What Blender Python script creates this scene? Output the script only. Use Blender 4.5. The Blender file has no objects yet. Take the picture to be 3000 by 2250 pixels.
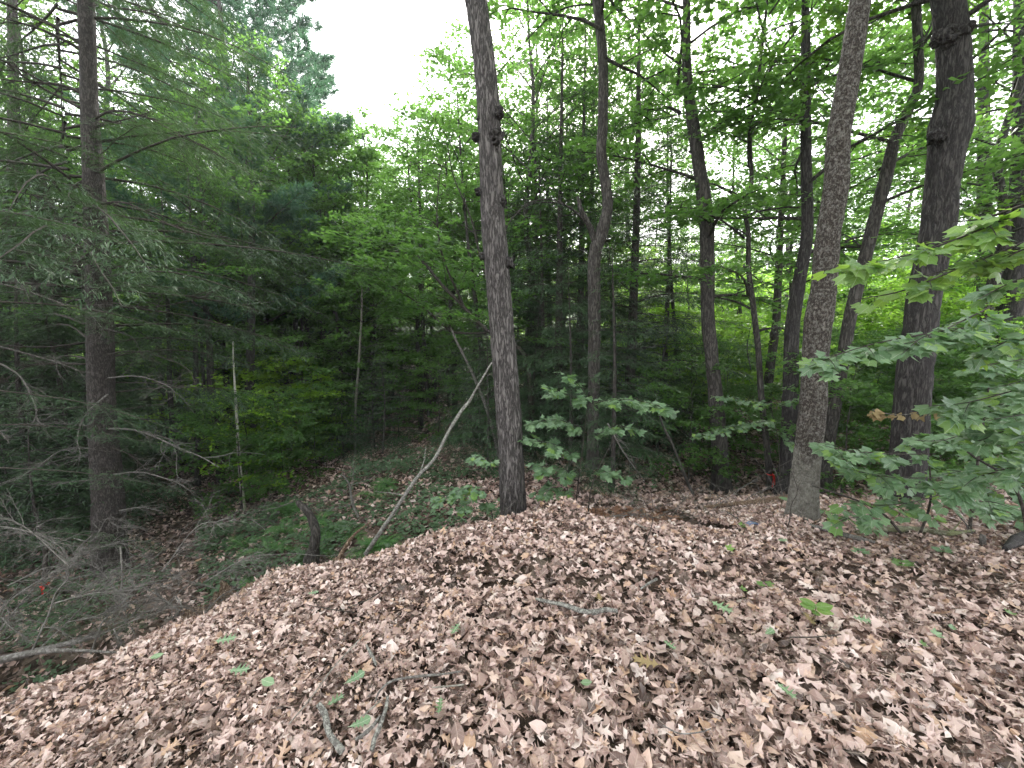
import bpy, math, random
import numpy as np
from mathutils import Vector, Matrix

R = math.radians
sc = bpy.context.scene
COL = sc.collection
rng = np.random.default_rng(7)
random.seed(7)

# ------------------------------------------------------------------ camera
EYE = 1.6
PITCH = 6.0
FPX = 1200.0                      # focal length in pixels of a 3000 px wide picture
cam_d = bpy.data.cameras.new('camera')
cam_d.sensor_width = 36.0
cam_d.lens = 36.0 * FPX / 3000.0
cam_d.clip_start = 0.05
cam_d.clip_end = 1500.0
cam = bpy.data.objects.new('camera', cam_d)
COL.objects.link(cam)
cam.location = (0, 0, EYE)
cam.rotation_euler = (R(90 - PITCH), 0, 0)
sc.camera = cam

# ------------------------------------------------------------------ light
SUN_EL, SUN_AZ = 36.0, 10.5       # sun behind thin cloud, ahead of the camera and a little right
world = bpy.data.worlds.new('World')
sc.world = world
world.use_nodes = True
wn = world.node_tree
wn.nodes.clear()
w_out = wn.nodes.new('ShaderNodeOutputWorld')
w_bg = wn.nodes.new('ShaderNodeBackground')
w_sky = wn.nodes.new('ShaderNodeTexSky')
w_sky.sky_type = 'NISHITA'
w_sky.sun_disc = False
w_sky.sun_elevation = R(SUN_EL)
w_sky.sun_rotation = R(SUN_AZ)
w_sky.dust_density = 3.0
w_mix = wn.nodes.new('ShaderNodeMix')
w_mix.data_type = 'RGBA'
w_mix.inputs[0].default_value = 0.82
w_mix.inputs[7].default_value = (12.5, 12.6, 13.0, 1)
wn.links.new(w_sky.outputs[0], w_mix.inputs[6])
wn.links.new(w_mix.outputs[2], w_bg.inputs[0])
w_bg.inputs[1].default_value = 0.12
wn.links.new(w_bg.outputs[0], w_out.inputs[0])

sun_d = bpy.data.lights.new('sun', 'SUN')
sun_d.energy = 4.6
sun_d.angle = R(10)
sun_d.color = (1.0, 0.96, 0.9)
sun = bpy.data.objects.new('sun', sun_d)
COL.objects.link(sun)
sv = Vector((math.sin(R(SUN_AZ)) * math.cos(R(SUN_EL)), math.cos(R(SUN_AZ)) * math.cos(R(SUN_EL)), math.sin(R(SUN_EL))))
sun.rotation_euler = sv.to_track_quat('Z', 'Y').to_euler()

sc.view_settings.view_transform = 'Standard'
sc.view_settings.look = 'None'
sc.view_settings.gamma = 1
sc.view_settings.use_curve_mapping = False
sc.view_settings.exposure = 1.9
sc.render.engine = 'CYCLES'
sc.cycles.max_bounces = 7
sc.cycles.diffuse_bounces = 4
sc.cycles.glossy_bounces = 2
sc.cycles.transmission_bounces = 4
sc.cycles.use_denoising = True

# ------------------------------------------------------------------ helpers
CP, SP = math.cos(R(PITCH)), math.sin(R(PITCH))

def ray(px, py):
    x = (px - 1500) / FPX
    v = (1125 - py) / FPX
    return np.array([x, CP + v * SP, v * CP - SP])

def at_y(px, py, Y):
    d = ray(px, py)
    return np.array([0, 0, EYE]) + d * (Y / d[1])

def tag(o, label=None, cat=None, group=None, kind=None):
    if label: o['label'] = label
    if cat: o['category'] = cat
    if group: o['group'] = group
    if kind: o['kind'] = kind
    return o

def empty(name, loc, rz=0, **k):
    o = bpy.data.objects.new(name, None)
    COL.objects.link(o)
    o.location = tuple(float(v) for v in loc)
    o.rotation_euler = (0, 0, rz)
    o.empty_display_size = 0.2
    return tag(o, **k)

def make_mesh(name, geo, mats, smooth=False):
    """geo: list of (V(n,3), F(m,k), attr(n,3) or None, matindex)"""
    vs, loops, sizes, ats, mi = [], [], [], [], []
    off = 0
    for g in geo:
        V, F = g[0], g[1]
        A = g[2] if len(g) > 2 and g[2] is not None else np.zeros((len(V), 3))
        m = g[3] if len(g) > 3 else 0
        if len(V) == 0: continue
        vs.append(V); ats.append(A)
        loops.append((F + off).ravel())
        sizes.append(np.full(len(F), F.shape[1]))
        mi.append(np.full(len(F), m))
        off += len(V)
    V = np.concatenate(vs).astype(np.float32); A = np.concatenate(ats).astype(np.float32)
    L = np.concatenate(loops).astype(np.int32); S = np.concatenate(sizes).astype(np.int32)
    M = np.concatenate(mi).astype(np.int32)
    me = bpy.data.meshes.new(name)
    me.vertices.add(len(V)); me.vertices.foreach_set('co', V.ravel())
    me.loops.add(len(L)); me.loops.foreach_set('vertex_index', L)
    me.polygons.add(len(S))
    st = np.concatenate([[0], np.cumsum(S)[:-1]]).astype(np.int32)
    me.polygons.foreach_set('loop_start', st)
    me.polygons.foreach_set('material_index', M)
    me.polygons.foreach_set('use_smooth', np.full(len(S), smooth))
    me.update(calc_edges=True)
    a = me.attributes.new('luv', 'FLOAT_VECTOR', 'POINT')
    a.data.foreach_set('vector', A.ravel())
    for m in (mats if isinstance(mats, (list, tuple)) else [mats]):
        me.materials.append(m)
    return me

def link(name, me, parent=None, loc=(0, 0, 0), **k):
    o = bpy.data.objects.new(name, me)
    COL.objects.link(o)
    o.location = tuple(float(v) for v in loc)
    if parent is not None: o.parent = parent
    return tag(o, **k)

def norm(v, axis=-1):
    return v / (np.linalg.norm(v, axis=axis, keepdims=True) + 1e-9)

# periodic value noise on numpy arrays
_lat = np.random.default_rng(99).random((256, 256)) * 2 - 1
def vnoise(u, v, pu=256, seed=0):
    u = np.asarray(u, float); v = np.asarray(v, float)
    iu = np.floor(u).astype(int); iv = np.floor(v).astype(int)
    fu = u - iu; fv = v - iv
    fu = fu * fu * (3 - 2 * fu); fv = fv * fv * (3 - 2 * fv)
    so = seed * 37
    def g(a, b): return _lat[(a % pu + so) % 256, (b + so * 3) % 256]
    return (g(iu, iv) * (1 - fu) + g(iu + 1, iv) * fu) * (1 - fv) + (g(iu, iv + 1) * (1 - fu) + g(iu + 1, iv + 1) * fu) * fv

def fbm(x, y, s, seed=0, oct=3):
    r = 0; a = 1.0
    for i in range(oct):
        r = r + a * vnoise(x * s * 2 ** i + 50, y * s * 2 ** i + 50, seed=seed + i)
        a *= .5
    return r

def catmull(P, n):
    P = np.asarray(P, float)
    if len(P) < 3:
        t = np.linspace(0, 1, n)[:, None]
        return P[0] * (1 - t) + P[-1] * t
    E = np.vstack([2 * P[0] - P[1], P, 2 * P[-1] - P[-2]])
    m = len(P) - 1
    ts = np.linspace(0, m - 1e-6, n)
    i = ts.astype(int); t = (ts - i)[:, None]
    a, b, c, d = E[i], E[i + 1], E[i + 2], E[i + 3]
    return .5 * ((2 * b) + (-a + c) * t + (2 * a - 5 * b + 4 * c - d) * t ** 2 + (-a + 3 * b - 3 * c + d) * t ** 3)

def tube(P, r, sides=6, cap=True, rnd=None, disp=None):
    P = np.asarray(P, float); n = len(P)
    r = np.broadcast_to(np.asarray(r, float), (n,))
    T = norm(np.gradient(P, axis=0))
    ref = np.array([0.13, 0.97, 0.21]) if abs(T[:, 1]).mean() < .8 else np.array([1.0, .1, .2])
    N = norm(np.cross(T, ref)); B = np.cross(T, N)
    th = np.linspace(0, 2 * math.pi, sides, endpoint=False)
    rr = r[:, None] * np.ones(sides)
    if disp is not None: rr = rr * (1 + disp)
    V = P[:, None, :] + rr[:, :, None] * (N[:, None, :] * np.cos(th)[None, :, None] + B[:, None, :] * np.sin(th)[None, :, None])
    idx = np.arange(n * sides).reshape(n, sides)
    a = idx[:-1]; b = idx[1:]
    F = np.stack([a, np.roll(a, -1, 1), np.roll(b, -1, 1), b], -1).reshape(-1, 4)
    A = np.zeros((n, sides, 3))
    ln = np.concatenate([[0], np.cumsum(np.linalg.norm(np.diff(P, axis=0), axis=1))])
    A[:, :, 0] = ln[:, None]; A[:, :, 1] = disp if disp is not None else 0
    A[:, :, 2] = random.random() if rnd is None else rnd
    V = V.reshape(-1, 3)
    out = [(V, F, A.reshape(-1, 3))]
    if cap:
        for k, ring in ((0, idx[0][::-1]), (n - 1, idx[-1])):
            c = len(V)
            Vc = np.vstack([V[ring], P[k][None]])
            Fc = np.array([[j, (j + 1) % sides, sides] for j in range(sides)])
            out.append((Vc, Fc, np.tile(A[k, 0], (sides + 1, 1))))
    return out

# batch of leaves: template (T(v,2), faces) warped, oriented and placed
def leaves(T, F, pos, dirv, nrm, size, k1=None, k2=None, tw=None, rnd=None, crumple=None):
    n = len(pos); v = len(T)
    x = np.broadcast_to(T[:, 0], (n, v)).copy(); y = np.broadcast_to(T[:, 1], (n, v)).copy()
    z = np.zeros((n, v))
    if crumple is not None:
        ph = rng.random((n, 3)) * 6.28
        z = z + crumple[:, None] * (np.sin(x * 9 + ph[:, :1]) * np.cos(y * 11 + ph[:, 1:2]) + .6 * np.sin(y * 17 + x * 5 + ph[:, 2:]))
    if k2 is not None:
        k = np.where(np.abs(k2) < 1e-3, 1e-3, k2)[:, None]
        z = z + (1 - np.cos(y * k)) / k; y = np.sin(y * k) / k
    if k1 is not None:
        k = np.where(np.abs(k1) < 1e-3, 1e-3, k1)[:, None]
        zz = z.copy()
        ang = x * k
        x2 = np.sin(ang) / k - zz * np.sin(ang); z = (1 - np.cos(ang)) / k + zz * np.cos(ang); x = x2
    if tw is not None:
        a = tw[:, None] * x
        y, z = y * np.cos(a) - z * np.sin(a), y * np.sin(a) + z * np.cos(a)
    D = norm(dirv); Nn = norm(nrm - (nrm * D).sum(1, keepdims=True) * D); S = np.cross(Nn, D)
    s = size[:, None, None]
    V = pos[:, None, :] + s * (x[..., None] * D[:, None, :] + y[..., None] * S[:, None, :] + z[..., None] * Nn[:, None, :])
    Ff = (F[None] + (np.arange(n) * v)[:, None, None]).reshape(-1, F.shape[1])
    A = np.zeros((n, v, 3)); A[..., 0] = T[:, 0]; A[..., 1] = T[:, 1]
    A[..., 2] = (rng.random(n) if rnd is None else rnd)[:, None]
    return (V.reshape(-1, 3), Ff, A.reshape(-1, 3))

# --- leaf templates ------------------------------------------------
def strip_leaf(half):            # half: list of (x_edge, y_edge, x_mid)
    T = []; n = len(half)
    for xe, ye, xm in half: T += [(xe, ye), (xm, 0), (xe, -ye)]
    F = []
    for i in range(n - 1):
        a = 3 * i; b = 3 * (i + 1)
        F += [(a, a + 1, b + 1, b), (a + 1, a + 2, b + 2, b + 1)]
    return np.array(T, float), np.array(F)
RED_OAK = strip_leaf([(-.12, .008, -.12), (.0, .012, .0), (.10, .10, .06), (.16, .20, .12), (.2, .06, .18), (.30, .10, .26), (.42, .34, .34), (.42, .08, .40),
                      (.52, .10, .48), (.70, .36, .58), (.64, .09, .64), (.76, .09, .74), (.90, .22, .80), (.86, .05, .88), (1.0, .004, 1.0)])
WHITE_OAK = strip_leaf([(-.1, .008, -.1), (.0, .015, .0), (.14, .08, .12), (.24, .16, .2), (.28, .07, .28), (.40, .22, .37), (.46, .10, .46), (.58, .27, .55),
                        (.66, .13, .66), (.80, .24, .77), (.92, .15, .9), (1.0, .02, 1.0)])
BEECH = strip_leaf([(-.06, .006, -.06), (0, .02, 0), (.15, .17, .14), (.35, .27, .33), (.55, .28, .53), (.75, .20, .74), (.9, .09, .9), (1.0, .005, 1.0)])
OAK_LOW = strip_leaf([(0, .02, 0), (.25, .24, .2), (.35, .1, .35), (.65, .32, .6), (.72, .1, .75), (1.0, .01, 1.0)])

def maple(lobes, notch, nper=2):
    # outline by angle, rings at 1/2 and 1
    pts = []
    for i, (a, r) in enumerate(lobes):
        pts.append((a - 9, r * .72)); pts.append((a, r)); pts.append((a + 9, r * .72))
        if i < len(notch): pts.append((notch[i][0], notch[i][1]))
    full = [(-x, r) for x, r in pts[::-1]]
    return pts
def maple_tpl(five=True):
    if five: half = [(0, 1.0), (10, .74), (16, .78), (24, .50), (38, .80), (45, .95), (54, .72), (60, .74), (75, .42), (95, .5), (110, .58), (125, .38), (150, .2)]
    else: half = [(0, .95), (9, .72), (18, .66), (28, .62), (40, .74), (50, .84), (60, .66), (80, .58), (100, .55), (125, .5), (150, .3)]
    ang = [-a for a, r in half[:0:-1]] + [a for a, r in half] + [180]
    rad = [r for a, r in half[:0:-1]] + [r for a, r in half] + [.06]
    c = np.array([.3, 0])
    O = np.array([[r * math.cos(R(a)) * .68, r * math.sin(R(a)) * .68] for a, r in zip(ang, rad)]) + np.array([.3, 0])
    n = len(O)
    I = c + (O - c) * .5
    T = np.vstack([c[None], I, O])
    F = []
    for i in range(n):
        j = (i + 1) % n
        F.append((0, 1 + i, 1 + j, 1 + j)); F.append((1 + i, 1 + n + i, 1 + n + j, 1 + j))
    # turn the degenerate quads into triangles by splitting the list
    tri = np.array([(0, 1 + i, 1 + (i + 1) % n) for i in range(n)])
    quad = np.array([(1 + i, 1 + n + i, 1 + n + (i + 1) % n, 1 + (i + 1) % n) for i in range(n)])
    tq = np.vstack([tri, quad[:, [0, 1, 2]], quad[:, [0, 2, 3]]])
    return T, tq
MAPLE5 = maple_tpl(True)
MAPLE3 = maple_tpl(False)
# light canopy leaf: four facets, three points
CAN = (np.array([(0, 0), (.35, .42), (.55, .2), (1, 0), (.55, -.2), (.35, -.42)], float), np.array([(0, 1, 2, 3), (0, 3, 4, 5)]))
OVAL = (np.array([(0, 0), (.4, .27), (1, 0), (.4, -.27)], float), np.array([(0, 3, 2), (0, 2, 1)]))
SPRIG = (np.array([(0, 0), (.45, .06), (1, 0), (.45, -.06)], float), np.array([(0, 3, 2, 1)]))
FRAG = (np.array([(0, 0), (.3, .28), (.62, .2), (1, .05), (.7, -.22), (.35, -.36)], float), np.array([(0, 5, 2, 1), (5, 4, 3, 2)]))
OAK_MIN = (np.array([(0, 0), (.3, .27), (.42, .07), (.66, .34), (.72, .08), (1, 0), (.7, -.09), (.6, -.31), (.4, -.08), (.27, -.24)], float), np.array([(0, 2, 1), (2, 4, 3), (0, 9, 8), (8, 7, 6), (0, 8, 2), (2, 8, 4), (8, 6, 4), (4, 6, 5)]))
MAP_LOW = (np.array([(0, 0), (.2, .42), (.42, .28), (.62, .5), (.64, .17), (1, 0), (.64, -.17), (.62, -.5), (.42, -.28), (.2, -.42)], float), np.array([(0, 2, 1), (2, 4, 3), (0, 9, 8), (8, 7, 6), (0, 8, 2), (2, 8, 4), (8, 6, 4), (4, 6, 5)]))
NEEDLE = (np.array([(0, .02), (0, -.02), (1, 0)], float), np.array([(0, 1, 2)]))

# ------------------------------------------------------------------ materials
def mat(name):
    m = bpy.data.materials.new(name); m.use_nodes = True
    nt = m.node_tree; nt.nodes.clear()
    o = nt.nodes.new('ShaderNodeOutputMaterial')
    return m, nt, o
def N(nt, t, **k):
    n = nt.nodes.new(t)
    for a, v in k.items(): setattr(n, a, v)
    return n
def ramp(nt, stops, fac=None, interp='LINEAR'):
    r = N(nt, 'ShaderNodeValToRGB'); e = r.color_ramp.elements
    r.color_ramp.interpolation = interp
    while len(e) < len(stops): e.new(.5)
    for i, (p, c) in enumerate(stops):
        e[i].position = p; e[i].color = (*c, 1) if len(c) == 3 else c
    if fac is not None: nt.links.new(fac, r.inputs[0])
    return r
def noise(nt, scale, detail=3, rough=.6, vec=None, dist=0):
    n = N(nt, 'ShaderNodeTexNoise'); n.inputs['Scale'].default_value = scale
    n.inputs['Detail'].default_value = detail; n.inputs['Roughness'].default_value = rough; n.inputs['Distortion'].default_value = dist
    if vec is not None: nt.links.new(vec, n.inputs['Vector'])
    return n
def mixc(nt, a, b, fac, mode='MIX'):
    m = N(nt, 'ShaderNodeMix', data_type='RGBA', blend_type=mode)
    for s, v in ((6, a), (7, b), (0, fac)):
        if isinstance(v, (int, float)): m.inputs[s].default_value = v
        elif isinstance(v, tuple): m.inputs[s].default_value = (*v, 1)
        else: nt.links.new(v, m.inputs[s])
    return m.outputs[2]
def mth(nt, op, a, b=None, c=None):
    m = N(nt, 'ShaderNodeMath', operation=op)
    for i, v in enumerate((a, b, c)):
        if v is None: continue
        if isinstance(v, (int, float)): m.inputs[i].default_value = v
        else: nt.links.new(v, m.inputs[i])
    return m.outputs[0]

def leaf_mat(name, stops, trans, tfac=.4, rough=.5, spec=.3, objrnd=False, clump=0.0, vein=False, hold=None):
    m, nt, o = mat(name)
    at = N(nt, 'ShaderNodeAttribute', attribute_name='luv')
    sx = N(nt, 'ShaderNodeSeparateXYZ'); nt.links.new(at.outputs['Vector'], sx.inputs[0])
    rnd = sx.outputs[2]
    if objrnd:
        oi = N(nt, 'ShaderNodeObjectInfo'); rnd = mth(nt, 'FRACT', mth(nt, 'ADD', oi.outputs['Random'], rnd))
    if clump:
        geo = N(nt, 'ShaderNodeNewGeometry')
        nz = noise(nt, .55, 2, .5, geo.outputs['Position'])
        rnd = mth(nt, 'ADD', mth(nt, 'MULTIPLY', rnd, 1 - clump), mth(nt, 'MULTIPLY', mth(nt, 'MULTIPLY_ADD', nz.outputs[0], 2.4, -.7), clump))
    c = ramp(nt, stops, rnd).outputs[0]
    if vein:
        ay = mth(nt, 'ABSOLUTE', sx.outputs[1])
        f = mth(nt, 'LESS_THAN', ay, .012)
        # side veins
        w = mth(nt, 'SINE', mth(nt, 'MULTIPLY', mth(nt, 'SUBTRACT', sx.outputs[0], mth(nt, 'MULTIPLY', ay, .8)), 46.0))
        f2 = mth(nt, 'MULTIPLY', mth(nt, 'GREATER_THAN', w, .93), .45)
        f = mth(nt, 'MAXIMUM', f, f2)
        lig = mixc(nt, c, (.62, .62, .5) if vein != 'dry' else (.55, .44, .36), .4)
        c = mixc(nt, c, lig, f)
        nz2 = noise(nt, 26, 3, .6)
        c = mixc(nt, c, mixc(nt, c, (.10, .07, .05), .55), mth(nt, 'MULTIPLY', mth(nt, 'GREATER_THAN', nz2.outputs[0], .62), .6))
    p = N(nt, 'ShaderNodeBsdfPrincipled')
    nt.links.new(c, p.inputs['Base Color']); p.inputs['Roughness'].default_value = rough
    p.inputs['Specular IOR Level'].default_value = spec
    t = N(nt, 'ShaderNodeBsdfTranslucent')
    tc = mixc(nt, c, trans, .7)
    nt.links.new(tc, t.inputs[0])
    mx = N(nt, 'ShaderNodeMixShader'); mx.inputs[0].default_value = tfac
    nt.links.new(p.outputs[0], mx.inputs[1]); nt.links.new(t.outputs[0], mx.inputs[2])
    nt.links.new(mx.outputs[0], o.inputs[0])
    return m

M = {}
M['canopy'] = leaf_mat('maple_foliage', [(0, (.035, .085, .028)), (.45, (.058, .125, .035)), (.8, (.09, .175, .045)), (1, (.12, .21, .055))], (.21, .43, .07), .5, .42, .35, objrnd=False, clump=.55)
M['canopy_bright'] = leaf_mat('sunlit_understory_foliage', [(0, (.09, .18, .022)), (.5, (.16, .27, .03)), (1, (.25, .36, .045))], (.40, .72, .08), .6, .42, .3, clump=.4)  # sunlight put into the colour: lighter, yellower maple foliage for the backlit understory
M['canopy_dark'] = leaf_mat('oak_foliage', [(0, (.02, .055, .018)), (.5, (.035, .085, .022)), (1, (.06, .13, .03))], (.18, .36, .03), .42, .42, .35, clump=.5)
M['hemlock'] = leaf_mat('hemlock_needles', [(0, (.026, .055, .028)), (.5, (.048, .092, .044)), (.85, (.08, .135, .06)), (1, (.11, .17, .075))], (.07, .14, .03), .25, .5, .3, clump=.4)
M['pine'] = leaf_mat('white_pine_needles', [(0, (.035, .09, .055)), (.5, (.07, .145, .09)), (1, (.12, .21, .14))], (.10, .24, .10), .3, .5, .3, clump=.4)
M['sapling'] = leaf_mat('young_maple_leaf', [(0, (.07, .14, .07)), (.5, (.10, .185, .09)), (1, (.14, .23, .11))], (.20, .40, .08), .35, .42, .6, objrnd=True, vein=True)
M['sapling_bright'] = leaf_mat('bright_maple_leaf', [(0, (.08, .17, .05)), (.5, (.13, .24, .06)), (1, (.2, .33, .07))], (.36, .58, .06), .45, .38, .5, objrnd=True, vein=True)
M['fern'] = leaf_mat('fern_frond', [(0, (.05, .12, .04)), (1, (.10, .21, .06))], (.10, .28, .04), .3, .5, .3, objrnd=True)
M['cover'] = leaf_mat('ground_cover_leaf', [(0, (.055, .095, .05)), (.5, (.095, .15, .08)), (1, (.13, .20, .11))], (.08, .22, .05), .3, .45, .35, clump=.4)
M['green_leaf'] = leaf_mat('green_oak_leaf', [(0, (.10, .18, .09)), (1, (.18, .27, .14))], (.2, .4, .1), .2, .45, .4, objrnd=True, vein=True)
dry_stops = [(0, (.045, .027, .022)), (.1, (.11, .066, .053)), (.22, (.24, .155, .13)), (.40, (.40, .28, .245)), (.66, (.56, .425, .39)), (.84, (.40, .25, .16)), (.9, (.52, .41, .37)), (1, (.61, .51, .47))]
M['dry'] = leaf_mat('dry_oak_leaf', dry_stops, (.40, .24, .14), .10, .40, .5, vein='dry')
M['dry_obj'] = leaf_mat('dry_oak_leaf_large', dry_stops, (.40, .24, .14), .10, .40, .5, objrnd=True, vein='dry')
M['dry_red'] = leaf_mat('russet_dry_leaf', [(0, (.17, .085, .055)), (1, (.33, .19, .13))], (.4, .2, .1), .3, .6, .2)
M['dry_yellow'] = leaf_mat('withered_tan_leaf', [(0, (.24, .18, .09)), (1, (.34, .26, .14))], (.35, .27, .1), .2, .6, .2)

def bark_mat(name, dark, mid, light, zs=.22, scale=26, bump=.6, moss=None, lichen=0.0, bd=.02, foot=False):
    m, nt, o = mat(name)
    tc = N(nt, 'ShaderNodeNewGeometry')
    mp = N(nt, 'ShaderNodeMapping'); mp.inputs['Scale'].default_value = (1, 1, zs)
    nt.links.new(tc.outputs['Position'], mp.inputs[0])
    n1 = noise(nt, scale, 4, .65, mp.outputs[0], .4)
    n2 = noise(nt, scale * 3.1, 4, .7, mp.outputs[0])
    n3 = noise(nt, 3.0, 3, .6, tc.outputs['Position'])
    v = mth(nt, 'ABSOLUTE', mth(nt, 'SUBTRACT', n1.outputs[0], .5))
    v = mth(nt, 'MULTIPLY', v, 9.0)
    v = mth(nt, 'MINIMUM', v, 1.0)
    f = mth(nt, 'ADD', mth(nt, 'MULTIPLY', v, .65), mth(nt, 'MULTIPLY', n2.outputs[0], .45))
    c = ramp(nt, [(0, dark), (.45, mid), (.9, light)], f).outputs[0]
    c = mixc(nt, c, mixc(nt, c, dark, .5), mth(nt, 'MULTIPLY', n3.outputs[0], .7))
    if lichen:
        n4 = noise(nt, 34, 5, .75, tc.outputs['Position'])
        c = mixc(nt, c, (.34, .33, .30), mth(nt, 'MULTIPLY', ramp(nt, [(.5, (0, 0, 0)), (.62, (1, 1, 1))], n4.outputs[0]).outputs[0], lichen))
    if foot:
        at = N(nt, 'ShaderNodeAttribute', attribute_name='luv'); sx = N(nt, 'ShaderNodeSeparateXYZ'); nt.links.new(at.outputs['Vector'], sx.inputs[0])
        n6 = noise(nt, 5, 4, .7, tc.outputs['Position'])
        ff = ramp(nt, [(.42, (1, 1, 1)), (.62, (0, 0, 0))], mth(nt, 'ADD', mth(nt, 'MULTIPLY', sx.outputs[0], .62), mth(nt, 'MULTIPLY', mth(nt, 'SUBTRACT', n6.outputs[0], .5), .9))).outputs[0]
        c = mixc(nt, c, mixc(nt, (.30, .29, .25), c, mth(nt, 'MULTIPLY_ADD', noise(nt, 22, 4, .75, tc.outputs['Position']).outputs[0], 1.6, -.25)), mth(nt, 'MULTIPLY', ff, .9))
    if moss:
        n5 = noise(nt, 9, 3, .6, tc.outputs['Position'])
        c = mixc(nt, c, moss, mth(nt, 'MULTIPLY', ramp(nt, [(.5, (0, 0, 0)), (.62, (1, 1, 1))], n5.outputs[0]).outputs[0], .7))
    p = N(nt, 'ShaderNodeBsdfPrincipled'); p.inputs['Roughness'].default_value = .85
    p.inputs['Specular IOR Level'].default_value = .2
    nt.links.new(c, p.inputs['Base Color'])
    b = N(nt, 'ShaderNodeBump'); b.inputs['Strength'].default_value = bump; b.inputs['Distance'].default_value = bd
    nt.links.new(f, b.inputs['Height']); nt.links.new(b.outputs[0], p.inputs['Normal'])
    nt.links.new(p.outputs[0], o.inputs[0])
    return m
M['oak_bark'] = bark_mat('oak_bark', (.012, .011, .011), (.078, .069, .067), (.22, .198, .192), .16, 30, .9)
M['oak_bark_dark'] = bark_mat('dark_oak_bark', (.010, .009, .009), (.045, .04, .039), (.10, .09, .086), .16, 26, .9)
M['hemlock_bark'] = bark_mat('hemlock_bark', (.018, .015, .014), (.062, .054, .05), (.12, .105, .098), .3, 34, .8)
M['maple_bark'] = bark_mat('maple_bark', (.012, .011, .010), (.05, .044, .040), (.115, .103, .094), .2, 24, .7)
M['mottled_bark'] = bark_mat('mottled_bark', (.016, .012, .010), (.055, .042, .036), (.17, .15, .13), .55, 46, .9, lichen=.5, foot=True)
M['pale_bark'] = bark_mat('pale_smooth_bark', (.10, .09, .075), (.19, .175, .15), (.3, .28, .25), .8, 20, .3)
M['birch'] = bark_mat('birch_bark', (.2, .195, .165), (.38, .37, .32), (.52, .5, .45), 2.0, 18, .2, moss=(.2, .25, .1))
M['dead_wood'] = bark_mat('grey_dead_wood', (.05, .045, .04), (.14, .128, .118), (.25, .235, .22), .6, 30, .5)
M['twig'] = bark_mat('dead_twig', (.06, .055, .05), (.13, .12, .11), (.23, .215, .2), 1, 20, .2)
M['dark_twig'] = bark_mat('dark_twig', (.02, .017, .015), (.05, .042, .036), (.09, .078, .068), 1, 20, .2)
M['lichen_stick'] = bark_mat('lichen_covered_stick', (.04, .034, .03), (.13, .12, .11), (.3, .3, .27), 1, 60, .5, lichen=.75)
M['green_stick'] = bark_mat('mossy_log', (.05, .045, .03), (.16, .155, .10), (.3, .3, .22), 1, 30, .5, moss=(.17, .19, .08))
M['rotten'] = bark_mat('rotten_wood', (.05, .03, .02), (.2, .13, .09), (.4, .3, .22), .5, 30, .9, bd=.03)
M['green_stem'] = bark_mat('green_stem', (.05, .05, .03), (.10, .09, .05), (.16, .14, .09), 1, 20, .2)

# forest floor
m, nt, o = mat('forest_floor'); M['ground'] = m
g = N(nt, 'ShaderNodeNewGeometry')
va = N(nt, 'ShaderNodeTexVoronoi'); va.inputs['Scale'].default_value = 13; nt.links.new(g.outputs['Position'], va.inputs['Vector'])
s3 = N(nt, 'ShaderNodeSeparateXYZ'); nt.links.new(va.outputs['Color'], s3.inputs[0])
nz = noise(nt, .5, 4, .6, g.outputs['Position'])
c = ramp(nt, [(0, (.03, .02, .015)), (.4, (.10, .065, .05)), (.75, (.2, .14, .115)), (1, (.34, .26, .22))], s3.outputs[0]).outputs[0]
ln_ = N(nt, 'ShaderNodeVectorMath', operation='LENGTH'); nt.links.new(g.outputs['Position'], ln_.inputs[0])
c = mixc(nt, c, (.035, .07, .02), ramp(nt, [(.3, (0, 0, 0)), (.5, (1, 1, 1))], mth(nt, 'DIVIDE', ln_.outputs['Value'], 60)).outputs[0])
c2 = mixc(nt, c, (.045, .05, .022), mth(nt, 'MULTIPLY', ramp(nt, [(.45, (0, 0, 0)), (.65, (1, 1, 1))], nz.outputs[0]).outputs[0], .35))
nf = noise(nt, 60, 4, .7, g.outputs['Position'])
c3 = mixc(nt, c2, mixc(nt, c2, (.02, .014, .01), .7), nf.outputs[0])
p = N(nt, 'ShaderNodeBsdfPrincipled'); p.inputs['Roughness'].default_value = .9; p.inputs['Specular IOR Level'].default_value = .2
nt.links.new(c3, p.inputs['Base Color'])
b = N(nt, 'ShaderNodeBump'); b.inputs['Strength'].default_value = .8; b.inputs['Distance'].default_value = .03
nt.links.new(mth(nt, 'ADD', va.outputs['Distance'], nf.outputs[0]), b.inputs['Height']); nt.links.new(b.outputs[0], p.inputs['Normal'])
nt.links.new(p.outputs[0], o.inputs[0])

def plain(name, col, rough=.6, spec=.4, trans=0):
    m, nt, o = mat(name)
    p = N(nt, 'ShaderNodeBsdfPrincipled'); p.inputs['Roughness'].default_value = rough; p.inputs['Specular IOR Level'].default_value = spec
    nz = noise(nt, 40, 3)
    nt.links.new(mixc(nt, col, tuple(v * .6 for v in col), nz.outputs[0]), p.inputs['Base Color'])
    nt.links.new(p.outputs[0], o.inputs[0])
    return m
M['tape'] = plain('red_plastic_tape', (.75, .04, .03), .35)
M['blue'] = plain('slate_blue_plastic', (.12, .15, .24), .3)
M['white'] = plain('white_paper', (.8, .8, .8))

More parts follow.
